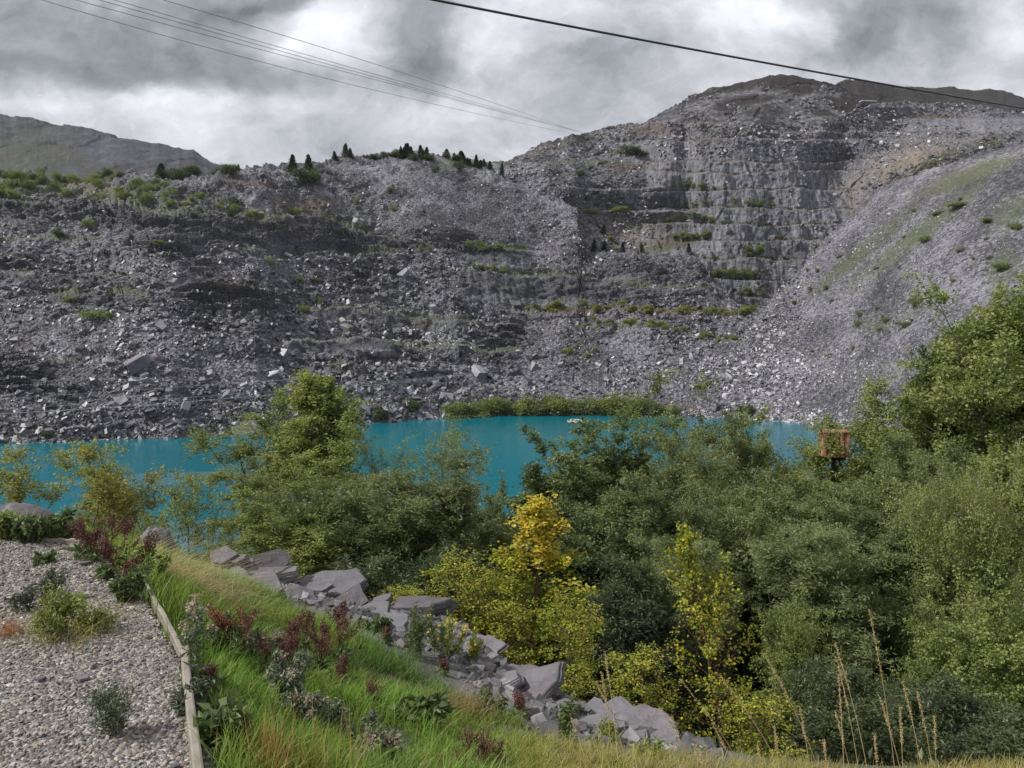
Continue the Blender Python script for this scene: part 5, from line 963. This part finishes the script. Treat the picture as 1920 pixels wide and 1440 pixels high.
weed('heather_weed', 1085, 1300, 60, 120, 'rust-tinged weed mat above the tilted pale slate', 'weed', 625, cmat('rust_leaf', (.10, .05, .025), (.24, .17, .07), .8, .2), 8, 1900, .03, .014); weed('heather_weed', 1150, 1325, 50, 110, 'reddish weed mat under the short yellow birch', 'weed', 626, cmat('red_brown_leaf', (.09, .05, .02), (.2, .16, .06), .8, .2), 8, 1600, .03, .014)
weed('gravel_weed', 212, 1383, 120, 80, 'dark bushy weed standing alone on the near gravel', 'weed', 627, M_THL, 6, 900, .026, .009, zp=1, el=(30, 70)); weed('gravel_weed', 122, 1196, 96, 120, 'yellow-green bushy weed in the middle of the gravel', 'weed', 628, M_GW, 9, 1500, .032, .010, zp=1, el=(15, 60)); weed('gravel_weed', 172, 1186, 44, 110, 'low sprawling weed right of the yellow-green gravel weed', 'weed', 629, M_GW, 7, 900, .03, .010, zp=1, el=(5, 40))
weed('gravel_weed', 98, 1128, 66, 50, 'grey-green weed behind the yellow-green gravel weed', 'weed', 630, M_THL, 5, 450, .034, .014, zp=1); weed('gravel_weed', 42, 1150, 44, 44, 'small dark weed left on the gravel', 'weed', 631, M_DW, 4, 400, .03, .012, zp=1); weed('gravel_weed', 82, 1056, 12, 34, 'flat green rosette on the far gravel', 'weed', 632, M_WEED, 4, 160, .05, .03, zp=1)
weed('green_weed', 60, 1012, 60, 150, 'dark leafy green weeds along the far left end of the gravel', 'weed', 633, M_WEED, 9, 2600, .05, .03); weed('green_weed', 12, 1010, 55, 100, 'yellow-green weeds at the left edge below the long boulder', 'weed', 634, M_GW, 7, 1500, .05, .02); weed('green_weed', 130, 1012, 45, 100, 'grassy green weeds left of the leftmost dock', 'weed', 635, M_WEED, 7, 1400, .05, .016)
# flower on the boulder at the left edge
weed('flower_stalk', 3, 968, 56, 14, 'yellow flower on a dark stalk at the left edge above the boulder', 'flower', 636, M_DOCK, 2, 260, .03, .02, ('flower', M_YFL, 8, .014, .04, 14))
# tall single grass stalks at the bottom
ST_ = [(1690, 1500, 1630, 1146), (1640, 1500, 1566, 1208), (1625, 1500, 1570, 1240), (1588, 1500, 1573, 1272), (1745, 1500, 1694, 1282), (1765, 1500, 1720, 1300), (1700, 1500, 1688, 1330), (1560, 1500, 1435, 1230), (1500, 1500, 1355, 1275), (1530, 1500, 1500, 1330), (1430, 1500, 1280, 1280), (1400, 1500, 1338, 1360), (1762, 1500, 1752, 1345), (1710, 1500, 1650, 1310), (1610, 1500, 1568, 1340), (1330, 1500, 1240, 1330), (1160, 1500, 1134, 1225), (1150, 1500, 1128, 1262), (1180, 1500, 1118, 1280), (1295, 1500, 1260, 1345), (1445, 1500, 1420, 1400), (1470, 1500, 1452, 1365), (1350, 1500, 1300, 1400), (1655, 1500, 1640, 1380), (1560, 1500, 1545, 1390), (1100, 1500, 1072, 1350), (1060, 1500, 1010, 1360), (1030, 1500, 1042, 1400), (980, 1500, 935, 1380), (1240, 1500, 1195, 1388), (1810, 1500, 1772, 1400), (1380, 1500, 1372, 1385)]
DESC = ['tallest dry grass stalk, golden, leaning left before the dark brambles', 'long dry grass stalk left of the tallest one, arching left', 'dry grass stalk paired closely with the long arching one', 'upright dry grass stalk left of the arching pair']
for i, (ub, vb, ut, vt) in enumerate(ST_[:26]):
    rg = np.random.default_rng(700 + i); Y = 4.3 + .5 * rg.uniform(); b0 = P(ub, vb, Y); b0[2] = float(gh(b0[0], b0[1])); t0 = P(ut, vt, Y + .1); k = 12; tt = np.linspace(0, 1, k)[:, None]
    bend = np.array([(b0[0] - t0[0]) * .35, 0, 0]); pts = b0 + (t0 - b0) * tt + bend * (tt * (1 - tt)) * 1.4; pts -= b0; L = np.linalg.norm(t0 - b0)
    th = thing('grass_stalk', DESC[i] if i < 4 else 'thin dry grass stalk with a narrow seed head at the bottom edge of the picture', 'grass stalk', b0, 'tall dry grass stalks at the bottom edge' if i > 3 else 'tallest dry grass stalks')
    V, F = polytube(pts, np.linspace(.0022, .0012, k), 5); obj('stem', mesh('stem', V, F, True, {'lc': np.full(len(V), rg.uniform())}), M_DRYST, th)
    N = 150; f = .72 + .30 * rg.uniform(size=N); j = np.clip((f * (k - 1)).astype(int), 0, k - 2); q = pts[j] + (pts[j + 1] - pts[j]) * (f * (k - 1) - j)[:, None]; V, F = leaves(q + rg.normal(size=q.shape) * .0022, .012, .0034, rg, .3); dd = unit(pts[-1] - pts[-3])
    obj('seed_head', mesh('seed_head', V, F, False, {'lc': np.repeat(rg.uniform(size=N), 4)}), M_DRYST, th)
# ------------------------------------------------------------------ far shrubs and conifers
L_FAR = leaf_mat('far_shrub_leaf', [(.06, .08, .035), (.125, .155, .065), (.20, .23, .10), (.28, .30, .15)]); L_FARD = leaf_mat('far_dark_shrub_leaf', [(.02, .035, .016), (.045, .07, .028), (.08, .11, .045), (.12, .15, .07)]); L_CON = leaf_mat('conifer_needles', [(.008, .018, .010), (.018, .035, .018), (.035, .055, .028), (.06, .08, .045)], spec=.2); L_FARY = leaf_mat('far_yellow_shrub_leaf', [(.08, .10, .03), (.16, .19, .05), (.24, .26, .08), (.3, .3, .12)])
def shrub_mesh(seed, kind):
    rg = np.random.default_rng(seed); V_, n_ = [], 0
    if kind == 'conifer':
        N = 1500; t = rg.uniform(0, 1, N) ** .8; a = rg.uniform(0, 6.28, N); lay = np.floor(t * 11) / 11; r = (1 - t) ** .8 * .30 * (1 - .55 * (t - lay) * 11) * (.75 + .5 * hash3((a * 1.6).astype(int), (lay * 11).astype(int), (0 * a).astype(int), seed)); rr = r * rg.uniform(.3, 1, N) ** .5
        pos = np.stack([np.cos(a) * rr, np.sin(a) * rr, .06 + t * .94], -1); V, F = leaves(pos, .075, .035, rg, .1, .5); tr = polytube([(0, 0, 0), (0, 0, .5), (0, 0, 1)], [.02, .012, .003], 5)
    elif kind == 'sapling':
        N = 800; c = rg.normal(size=(9, 3)) * [.14, .14, .2] + [0, 0, .6]; c[:, 2] = c[:, 2].clip(.25, .9); i = rg.integers(0, 9, N); pos = c[i] + rg.normal(size=(N, 3)) * [.085, .085, .075]; pos[:, 2] = pos[:, 2].clip(.06, 1.05); V, F = leaves(pos, .08, .05, rg, .5); tr = segtubes(np.zeros((6, 3)), c[:6], .016, .005, 4)
    else:
        N = 1300; m_ = 14; c = unit(rg.normal(size=(m_, 3))) * rg.uniform(.35, .75, (m_, 1)) * [.62, .62, .55] + [0, 0, .42]; c[:, 2] = np.abs(c[:, 2]); i = rg.integers(0, m_, N); pos = c[i] + rg.normal(size=(N, 3)) * [.12, .12, .10]; pos[:, 2] = np.abs(pos[:, 2]); V, F = leaves(pos, .085, .055, rg, .6); tr = segtubes(np.zeros((8, 3)), c[:8], .02, .006, 4)
    Va, Fa = join([(V, F), tr]); return mesh(kind, Va, Fa, False, {'lc': np.r_[np.repeat(rg.uniform(size=N), 4), np.zeros(len(tr[0]))]})
SH = {}
for kd_, nm in (('bush', 'bush'), ('sapling', 'young_tree'), ('conifer', 'conifer')):
    for j in range(4): SH[kd_, j] = shrub_mesh(800 + j + 10 * len(kd_), kd_)
FARM = {}
def far(kind, p, h, w, lm, lab, cat, group, j=None, sink=.12):
    rg_ = FARG; j = int(rg_.integers(0, 4)) if j is None else j; key = (kind, j, lm.name)
    if key not in FARM: me = SH[kind, j].copy(); me.materials.append(lm); FARM[key] = me
    o = bpy.data.objects.new({'bush': 'bush', 'sapling': 'young_tree', 'conifer': 'conifer'}[kind], FARM[key]); COL.objects.link(o)
    bw = {'bush': 1.25, 'sapling': .62, 'conifer': .52}[kind]; o.location = (p[0], p[1], p[2] - sink * h); o.scale = (w / bw, w / bw, h); o.rotation_euler = (rg_.normal() * .06, rg_.normal() * .06, rg_.uniform(0, 6.28)); q_ = rg_.uniform(.85, 1.25); o.scale[0] *= q_
    return tag(o, lab, cat, group, 'thing')
FARG = np.random.default_rng(61)
def put(surf, u, v, hpx, wpx, kind, lm, lab, cat, group=None):
    p = surf(u, v)[0]; s_ = p[1] / FPX; return far(kind, p, hpx * s_, wpx * s_, lm, lab, cat, group, sink=.02 if kind == 'sapling' else .1)
def scatter(surf, N, ln, dv, h, kind, lm, lab, cat, group, ar=1.0, clus=0):
    us = np.sort(FARG.uniform(ln[0][0], ln[-1][0], N)) if not clus else np.clip(FARG.choice(FARG.uniform(ln[0][0], ln[-1][0], clus), N) + FARG.normal(size=N) * 9, ln[0][0], ln[-1][0])
    for u in us:
        hh = FARG.uniform(*h); put(surf, u, pl(u, ln) + FARG.uniform(-dv, dv), hh, hh * ar * FARG.uniform(.8, 1.25), kind, lm, lab, cat, group)
C, B_, S_ = 'conifer', 'bush', 'sapling'
# skyline conifers of the left crest, described one by one where they stand alone
for (u, v, h, w, lab) in ((548, 322, 36, 26, 'dark conifer on the skyline, left one of the pair above the big round bush'), (580, 322, 36, 26, 'dark conifer on the skyline, right one of the pair above the big round bush'), (630, 300, 22, 16, 'small lone conifer on the skyline right of the pair'), (648, 296, 24, 16, 'conifer at the left of the next small skyline clump'), (657, 295, 22, 14, 'conifer at the right of the next small skyline clump'), (940, 300, 24, 13, 'lone thin conifer on the saddle where the quarry hill begins'), (836, 296, 20, 20, 'bushy conifer on the crest left of the saddle'), (447, 322, 13, 10, 'tiny conifer at the left end of the bare crest'), (865, 306, 24, 22, 'broad conifer above the green rock slab'), (894, 316, 26, 15, 'conifer immediately left of the green rock slab'), (302, 332, 28, 30, 'rounded dark conifer at the left of the low crest below the mountain')):
    put(on_front, u, v, h, w, C, L_CON, lab, 'conifer')
scatter(on_front, 12, [(745, 292), (800, 296)], 4, (10, 26), C, L_CON, 'small dark conifer in the dense clump on the highest point of the left crest', 'conifer', 'conifers clumped on the crest top', .75)
scatter(on_front, 14, [(680, 296), (745, 292)], 2, (6, 15), B_, L_FARD, 'low dark bush in the thin row leading up to the crest top clump', 'bush', 'low bushes along the crest', 1.3)
scatter(on_front, 9, [(740, 294), (880, 306)], 3, (9, 15), B_, L_FARD, 'dark scrub bush between the crest top conifers', 'bush', 'scrub between the crest conifers', 1.5)
scatter(on_front, 10, [(845, 302), (930, 318)], 3, (10, 18), C, L_CON, 'small conifer on the crest between the top clump and the saddle', 'conifer', 'small conifers near the saddle', .8)
scatter(on_front, 9, [(325, 332), (372, 334)], 3, (16, 26), B_, L_FARD, 'dark bush in the clump on the low crest below the mountain', 'bush', 'dark crest bushes', 1.1)
scatter(on_front, 6, [(405, 336), (438, 334)], 3, (18, 26), B_, L_FARD, 'dark bush at the right end of the low crest', 'bush', 'dark bushes at the crest end', 1.2)
put(on_front, 572, 346, 36, 62, B_, L_FARD, 'big round green bush under the pair of skyline conifers', 'bush'); put(on_front, 590, 340, 26, 40, B_, L_FARD, 'green bush joined to the right of the big round bush', 'bush')
put(on_front, 862, 322, 22, 26, B_, L_FARD, 'dark green bush on the crest left of the green rock slab', 'bush'); put(on_front, 815, 322, 20, 20, B_, L_FARD, 'dark bush under the top clump of the crest', 'bush')
scatter(on_front, 60, [(-60, 352), (60, 345), (200, 352), (330, 372)], 22, (12, 26), B_, L_FAR, 'green bush in the thicket on the left plateau under the mountain', 'bush', 'bushes on the left plateau', 1.15)
scatter(on_front, 22, [(-60, 330), (120, 345), (240, 330)], 5, (12, 22), B_, L_FARD, 'dark bush along the skyline of the left plateau', 'bush', 'skyline bushes of the left plateau', 1.2)
scatter(on_front, 16, [(210, 362), (520, 398)], 16, (8, 16), B_, L_FARY, 'olive bush dotted over the upper left slope', 'bush', 'olive bushes of the upper left slope', 1.3)
for (u, v, h, w, lm, lab) in ((113, 448, 20, 28, L_FARD, 'round dark bush alone on the left slope below the plateau'), (170, 432, 22, 30, L_FAR, 'olive bush right of the lone round dark bush'), (297, 458, 12, 22, L_FARY, 'bright yellow-green bush on the left slope'), (375, 372, 16, 22, L_FAR, 'green bush on the upper left slope'), (437, 380, 20, 18, L_FARD, 'dark bush on the upper slope, upper one of two'), (438, 412, 22, 30, L_FARD, 'dark bush below the other dark bush on the upper slope'), (550, 402, 20, 36, L_FAR, 'green bush on the rust-coloured heather patch'), (667, 378, 16, 20, L_FAR, 'green bush on the scree below the crest'), (734, 362, 18, 20, L_FARD, 'dark bush on the scree under the crest top'), (738, 392, 12, 18, L_FAR, 'small olive bush under the dark scree bush'), (508, 500, 20, 18, L_FAR, 'green bush over the slabby rubble in the left centre'), (562, 535, 18, 16, L_FAR, 'bush at the left end of the middle ledge'), (592, 535, 16, 20, L_FAR, 'rounded bush right of the one at the left end of the middle ledge'), (600, 575, 26, 14, L_FAR, 'tall narrow bush on the ledge above the dark rock face'), (572, 588, 18, 22, L_FARY, 'bright bush left of the tall narrow ledge bush'), (790, 470, 16, 14, L_FAR, 'left bush of two on the small ledge under the big scree fan'), (806, 470, 16, 14, L_FAR, 'right bush of two on the small ledge under the big scree fan'), (180, 600, 20, 60, L_FAR, 'olive bush patch on the broken terrace at the left'), (208, 603, 22, 18, L_FAR, 'bush at the right end of the olive patch'), (232, 590, 12, 18, L_FARD, 'little dark bush right of the olive patch'), (130, 566, 14, 26, L_FARY, 'small yellow-green bush above the olive patch'), (655, 628, 14, 20, L_FARY, 'small green bush beside the pale boulder of the lower ledge'), (770, 800 - 25, 34, 44, L_FARD, 'dark shore bush at the left end of the shore bushes'), (712, 785, 30, 56, L_FARD, 'broad dull shore bush standing apart at the left'), (85, 820, 22, 30, L_FARD, 'dark bush by the water at the left'), (645, 690, 10, 20, L_FAR, 'small bush at the lower ledge by the pale streaks')):
    put(on_front, u, v, h, w, B_, lm, lab, 'bush')
scatter(on_front, 46, [(840, 780), (960, 772), (1200, 776), (1290, 780)], 5, (22, 44), B_, L_FAR, 'green bush in the thick row along the far shore', 'bush', 'far shore bushes', 1.2)
scatter(on_front, 14, [(925, 776), (1180, 772)], 3, (30, 48), B_, L_FARY, 'taller yellow-green bush in the far shore row', 'bush', 'taller far shore bushes', 1.1)
scatter(on_front, 7, [(1340, 770), (1425, 783)], 6, (12, 22), B_, L_FARD, 'dark bush by the water right of the shore row', 'bush', 'dark bushes by the right shore', 1.2)
scatter(on_front, 60, [(985, 570), (1060, 580), (1200, 584), (1420, 590)], 3, (8, 17), S_, L_FARY, 'pale green young tree on the long ledge above the lower scree', 'young tree', 'young trees along the long ledge', .9)
scatter(on_front, 26, [(1080, 600), (1200, 612), (1380, 640)], 7, (8, 16), B_, L_FARY, 'small yellow-green bush on the scree just under the long ledge', 'bush', 'bushes under the long ledge', 1.1)
scatter(on_front, 10, [(1060, 660), (1120, 655)], 14, (7, 13), B_, L_FARY, 'tiny bush on the central lower scree', 'bush', 'tiny bushes of the central scree', 1.1)
scatter(on_front, 9, [(870, 466), (1000, 470)], 3, (8, 16), B_, L_FAR, 'small bush on top of the upper rock face in the centre', 'bush', 'bushes above the central rock face', 1.2)
scatter(on_front, 7, [(880, 505), (970, 510)], 2, (10, 20), S_, L_FAR, 'young tree on the narrow ledge of the central rock face', 'young tree', 'young trees on the central rock face', .8)
for (u, v, h, w) in ((1716, 575, 30, 34), (1612, 595, 20, 14), (1610, 612, 18, 22), (1738, 452, 22, 40), (1650, 622, 12, 20), (1560, 565, 10, 14), (1800, 470, 12, 30), (1905, 430, 20, 40), (1660, 605, 16, 26), (1555, 670, 12, 14), (1755, 545, 16, 26), (1870, 560, 26, 40), (1880, 505, 26, 44), (1850, 415, 14, 40), (1800, 385, 14, 60), (1760, 400, 10, 40), (1700, 610, 12, 50), (1600, 655, 12, 18)):
    put(on_front, u, v, h * .8, w * .8, B_, L_FAR, 'low olive bush growing on the right-hand slate tip', 'bush', 'olive bushes on the right-hand tip')
scatter(on_front, 26, [(1480, 560), (1880, 470)], 110, (5, 10), B_, L_FAR, 'tiny tuft of green on the right-hand slate tip', 'bush', 'tiny tufts on the right-hand tip', 1.4)
# terraces
for (u, v, h, w, k_, lm, lab) in ((1090, 470, 22, 24, B_, L_FAR, 'green bush at the left of the plateau conifers'), (1113, 472, 26, 14, C, L_CON, 'tallest conifer on the slate plateau'), (1132, 472, 20, 12, C, L_CON, 'conifer second from the left on the plateau edge'), (1168, 474, 22, 13, C, L_CON, 'conifer in the middle of the plateau edge'), (1204, 474, 20, 12, C, L_CON, 'conifer near the yellow grass of the plateau'), (1292, 480, 26, 14, C, L_CON, 'dark conifer at the right end of the plateau'), (1132, 440, 18, 14, C, L_FARD, 'green conifer alone on the grey fan above the plateau'), (1145, 452, 14, 18, B_, L_FAR, 'bush below the lone conifer on the grey fan'), (1105, 416, 12, 8, C, L_CON, 'tiny conifer under the green strip'), (1155, 474, 12, 20, B_, L_FAR, 'round bush between the plateau conifers'), (1050, 470, 14, 24, B_, L_FAR, 'bush left of the plateau at the foot of the scree'), (1030, 468, 10, 12, B_, L_FAR, 'small bush at the foot of the scree left of the plateau'), (1178, 290, 20, 50, B_, L_FARD, 'wide dark green bush on the knoll left of the terraces'), (1205, 292, 12, 26, B_, L_FARD, 'bush at the right of the wide knoll bush'), (1085, 328, 12, 30, B_, L_FARD, 'green bush on the slope left of the terraces'), (1108, 318, 10, 12, B_, L_FARD, 'small bush above the green bush left of the terraces'), (1078, 382, 10, 16, B_, L_FARY, 'light bush at the foot of the dark rock left of the terraces')):
    put(on_terr, u, v, h, w, k_, lm, lab, {'conifer': 'conifer', 'bush': 'bush'}[k_])
scatter(on_terr, 22, [(1092, 401), (1180, 393)], 2, (5, 10), B_, L_FARY, 'bright green bush in the strip at the top of the grey fan', 'bush', 'bushes of the bright green strip', 1.6)
GT = [(358, [(1270, 1318, 5, 18), (1340, 1360, 2, 9)]), (392, [(1240, 1262, 2, 12), (1280, 1335, 5, 12), (1375, 1385, 1, 15), (1400, 1440, 5, 15)]), (421, [(1255, 1335, 9, 14), (1335, 1370, 3, 9), (1420, 1440, 2, 9)]), (451, [(1270, 1325, 7, 16), (1460, 1470, 1, 8)]), (487, [(1325, 1345, 2, 9), (1400, 1425, 4, 17), (1450, 1470, 2, 9)]), (525, [(1345, 1420, 8, 20), (1300, 1320, 2, 8)]), (556, [(1370, 1390, 2, 12), (1398, 1420, 3, 16)]), (585, [(1290, 1430, 12, 10)]), (323, [(1290, 1310, 2, 7)]), (262, [(1100, 1200, 8, 6)])]
for bv_, L_ in GT:
    for (a, b_, N, h) in L_:
        for u in np.linspace(a, b_, N) + FARG.normal(size=N) * 3:
            k_ = STEP.index(bv_); put(on_terr, u, float(stepv(k_, np.array(u))) - 1.5, h * FARG.uniform(.8, 1.5), h * FARG.uniform(.6, 1.0), S_, L_FAR, 'small green tree growing on a bench of the quarry terraces', 'young tree', 'young trees on the quarry terraces')
# ------------------------------------------------------------------ large fallen blocks on the slope
BK = [(262, 700, 46, 30, 'big grey block, largest on the left slope above the water', .5), (284, 690, 14, 30, 'slim pale upright slab against the largest grey block', .8), (325, 533, 18, 15, 'pale square block high on the left slope', .75), (308, 622, 24, 16, 'long grey block in the middle of the left slope', .6), (395, 700, 20, 12, 'flat pale block left of the centre slope', .7), (518, 703, 26, 12, 'flat pale slab in the rubble left of the tall birch', .75), (894, 694, 26, 30, 'pale cracked boulder above the far shore', .95), (815, 580, 22, 20, 'pale pointed block in the centre rubble', .8), (650, 622, 22, 14, 'pale block on the lower ledge', .8), (530, 662, 20, 12, 'grey slab at the left of the lower ledge', .6), (760, 520, 22, 18, 'greenish pale slab in the centre rubble', .7), (968, 570, 26, 16, 'dark block at the end of the central rock face', .3), (1185, 572, 16, 14, 'dark grey block on the long ledge', .35), (670, 410, 20, 18, 'greenish block under the crest scree', .6), (706, 425, 14, 10, 'small pale block right of the greenish block', .7), (495, 335, 10, 6, 'small dark block on the crest', .3), (30, 640, 16, 12, 'pale block at the far left of the slope', .65), (155, 660, 18, 12, 'grey block at the left of the largest grey block', .6), (180, 720, 18, 12, 'grey block below and left of the largest grey block', .55), (230, 757, 26, 14, 'flat grey block near the left water line', .6), (350, 770, 24, 14, 'grey block near the water under the cables', .55), (210, 690, 20, 16, 'grey block between the largest block and the left edge', .5), (430, 745, 22, 14, 'grey block near the water at the foot of the tall birch', .6), (590, 560, 18, 12, 'pale block beside the middle ledge bushes', .7), (540, 480, 16, 12, 'pale block on the dark layered rocks', .7), (462, 812, 60, 16, 'long low dark slab lying at the water line', .35), (720, 560, 20, 16, 'grey block in the centre of the rubble field', .6), (690, 640, 18, 12, 'grey block right of the lower ledge', .6), (770, 735, 22, 14, 'grey block above the left shore bush', .6), (840, 745, 26, 14, 'flat block above the shore row left end', .65), (1002, 690, 22, 16, 'grey block at the corner of the central spur', .55), (1232, 372 + 8, 0, 0, '', 0)]
for i, (u, v, w, h, lab, r_) in enumerate(BK):
    if not w: continue
    p = on_front(u, v)[0]; s_ = p[1] / FPX; rgb = np.random.default_rng(900 + i); V, F = slabs(np.zeros((1, 3)), np.array([rgb.normal() * .3, -.6, .7]), np.array([w * s_ * 1.15]), rgb, flat=(h / w * .45, h / w * .6), tilt=.25, elong=(.6, .8))
    me = mesh('fallen_block', V, F, False, {'r': np.full(len(V), r_ * .8)}); o = obj('fallen_block', me, M_SLAB); o.location = p + np.array([0, -1.0, .6]) * s_ * h * .1; tag(o, lab, 'rock', kind='thing')
    bv_ = o.modifiers.new('edge', 'BEVEL'); bv_.width = w * s_ * .03; bv_.segments = 1
# ------------------------------------------------------------------ zip line cables
def cable(pts, d0, d1, Y0, Y1, lab, group, col, name='cable'):
    pts = np.array(pts, float); ua = pts[0, 0]; u = np.linspace(ua - 700, pts[-1, 0], 120)
    co_ = np.polyfit(pts[:, 0], pts[:, 1], 2); v = np.polyval(co_, u); v = np.where(u < ua, np.polyval(co_, ua) + (u - ua) * np.polyval(np.polyder(co_), ua), v); t = (u - ua) / (u[-1] - ua); Y = 1 / (1 / Y0 + (1 / Y1 - 1 / Y0) * t); q = P(u, v, Y)
    V, F = polytube(q, np.linspace(d0, d1, 120) / 2, 6); o = obj(name, mesh(name, V, F, True), col); return tag(o, lab, 'cable', group, 'thing')
def steel(name, c, r=.5):
    m, n, out = mat(name); b = n.new('ShaderNodeBsdfPrincipled', {'Base Color': (*c, 1), 'Roughness': r, 'Metallic': .3}); n.l.new(b.outputs[0], out.inputs[0]); return m
M_CB = steel('dark_steel_rope', (.05, .05, .055)); M_CL = steel('galvanised_rope', (.5, .5, .52)); M_CM = steel('grey_rope', (.24, .24, .25))
cable([(560, -52), (800, -2), (1200, 74), (1560, 140), (1920, 203), (2200, 250)], .036, .05, 12, 34, 'thick dark zip line cable crossing the sky to the right edge', None, M_CB, 'zip_line_cable')
TH = [('lowest of the thin cables in the upper left sky', [(-60, -40), (85, 2), (230, 38), (460, 106), (700, 176), (960, 228), (1085, 250)]), ('second lowest thin cable in the upper left sky', [(0, -38), (150, 0), (300, 42), (500, 99), (740, 158), (960, 213), (1088, 249)]), ('middle thin cable in the upper left sky', [(40, -42), (190, 0), (480, 84), (740, 154), (960, 214), (1090, 249)]), ('thin cable running just above the middle one in the upper left sky', [(60, -44), (220, 0), (500, 84), (740, 148), (960, 211), (1092, 249)]), ('highest of the thin cables in the upper left sky', [(180, -34), (313, 0), (500, 55), (800, 155), (960, 203), (1095, 250)])]
for i, (lab, pts) in enumerate(TH): cable(pts, .016, .10, 60, 600, lab, None, M_CM)
cable([(-120, 757), (0, 748), (200, 736), (420, 720), (640, 705), (860, 690), (1060, 679)], .05, .05, 150, 240, 'faint upper cable in front of the left rubble slope', None, M_CL)
cable([(-120, 775), (0, 765), (260, 749), (480, 737), (640, 725), (900, 698)], .06, .05, 130, 230, 'middle cable in front of the left rubble slope', None, M_CL)
cable([(-120, 782), (0, 775), (200, 765), (400, 748), (540, 738), (640, 728), (960, 692)], .09, .07, 110, 220, 'bright lowest cable in front of the left rubble slope', None, M_CL)
# ------------------------------------------------------------------ shelter on the hill
def box(c, s_): 
    x, y, z = np.array(s_) / 2; V = np.array([(a * x, b_ * y, d * z) for a in (-1, 1) for b_ in (-1, 1) for d in (-1, 1)]) + np.array(c); return V, np.array([[0, 1, 3, 2], [4, 6, 7, 5], [0, 4, 5, 1], [2, 3, 7, 6], [0, 2, 6, 4], [1, 5, 7, 3]])
ph = P(1627, 195, 905); pH = look(np.linspace(1120, 1690, 420), *[None] * 2, 0, 0) if False else None
sh = thing('shelter', 'long low building with a white roof high on the hill', 'building', ph, None, R(6))
obj('wall', mesh('wall', *join([box((0, 0, 1.2), (16.5, 4, 2.4))])), steel('dark_cladding', (.05, .055, .075), .7), sh)
obj('roof', mesh('roof', *join([box((0, -.2, 2.75), (18.5, 5.4, .55))])), steel('white_roof_sheet', (.8, .82, .84), .5), sh)
for xx in (-7.6, -2.5, 2.5, 7.6): obj('post', mesh('post', *box((xx, -2.5, 1.2), (.35, .35, 2.5))), steel('grey_post', (.3, .3, .32), .6), sh)
for xx in (-5, 0, 3.5, 7): obj('mast', mesh('mast', *box((xx, 1.4, 4.0), (.22, .22, 2.1))), steel('pale_mast', (.55, .57, .55), .6), sh)
obj('terrace', mesh('terrace', *join([box((0, -1.5, -2.0), (24, 9, 4.0))])), M_CRAG, sh)
# ------------------------------------------------------------------ rusty box on a black post among the trees
m, n, out = mat('rusted_steel'); co = n.new('ShaderNodeTexCoord').outputs['Object']; f = n.noise(n.vmath('MULTIPLY', co, (9, 9, 1.2)), 1.0, 5, .65); f2 = n.noise(co, 5, 4, .6)
c = n.ramp(n.math('ADD', n.math('MULTIPLY', f, .7), n.math('MULTIPLY', f2, .3)), [(.3, (.08, .02, .012)), (.45, (.18, .07, .035)), (.56, (.34, .2, .11)), (.7, (.52, .44, .33))])
b = n.new('ShaderNodeBsdfPrincipled', {'Base Color': c, 'Roughness': .8}); n.l.new(b.outputs[0], out.inputs[0]); M_RUST = m
Yr = 29.0; pr = P(1564, 852, Yr); zg = float(gh(pr[0], pr[1])); rb = thing('rusty_box', 'rust-streaked steel box on a black post among the right-hand trees', 'steel box', (pr[0], pr[1], zg), None, R(-8)); hz_ = float(pr[2] - zg)
px = Yr / FPX; corr = []
for k in range(9): corr.append(box(((k - 4) * 5.1 * px, -.32 + .02 * (k % 2), hz_ + 22 * px), (4.4 * px, .05, 42 * px)))
bx = obj('panel', mesh('panel', *join([box((0, 0, hz_ + 22 * px), (46 * px, .6, 42 * px))] + corr)), M_RUST, rb)
for zq in (hz_ + 44.5 * px, hz_ - 1 * px): obj('flange', mesh('flange', *box((0, 0, zq), (49 * px, .72, 3 * px))), M_RUST, rb)
M_BLK = steel('black_steel', (.012, .012, .014)); obj('post', mesh('post', *box((0, 0, hz_ / 2 - .04), (.11, .11, hz_))), M_BLK, rb); obj('bracket', mesh('bracket', *box((.13, 0, hz_ - .12), (.34, .3, .16))), M_BLK, rb)
# ------------------------------------------------------------------ air

m, n, out = mat('thin_haze'); v_ = n.new('ShaderNodeVolumePrincipled', {'Color': (.82, .87, .95, 1), 'Density': .00003, 'Anisotropy': .2}); n.l.new(v_.outputs[0], out.inputs['Volume'])
V, F = box((0, 3900, 560), (12400, 9400, 1280 + 2)); tag(obj('haze', mesh('haze', V, F), m), kind='stuff')
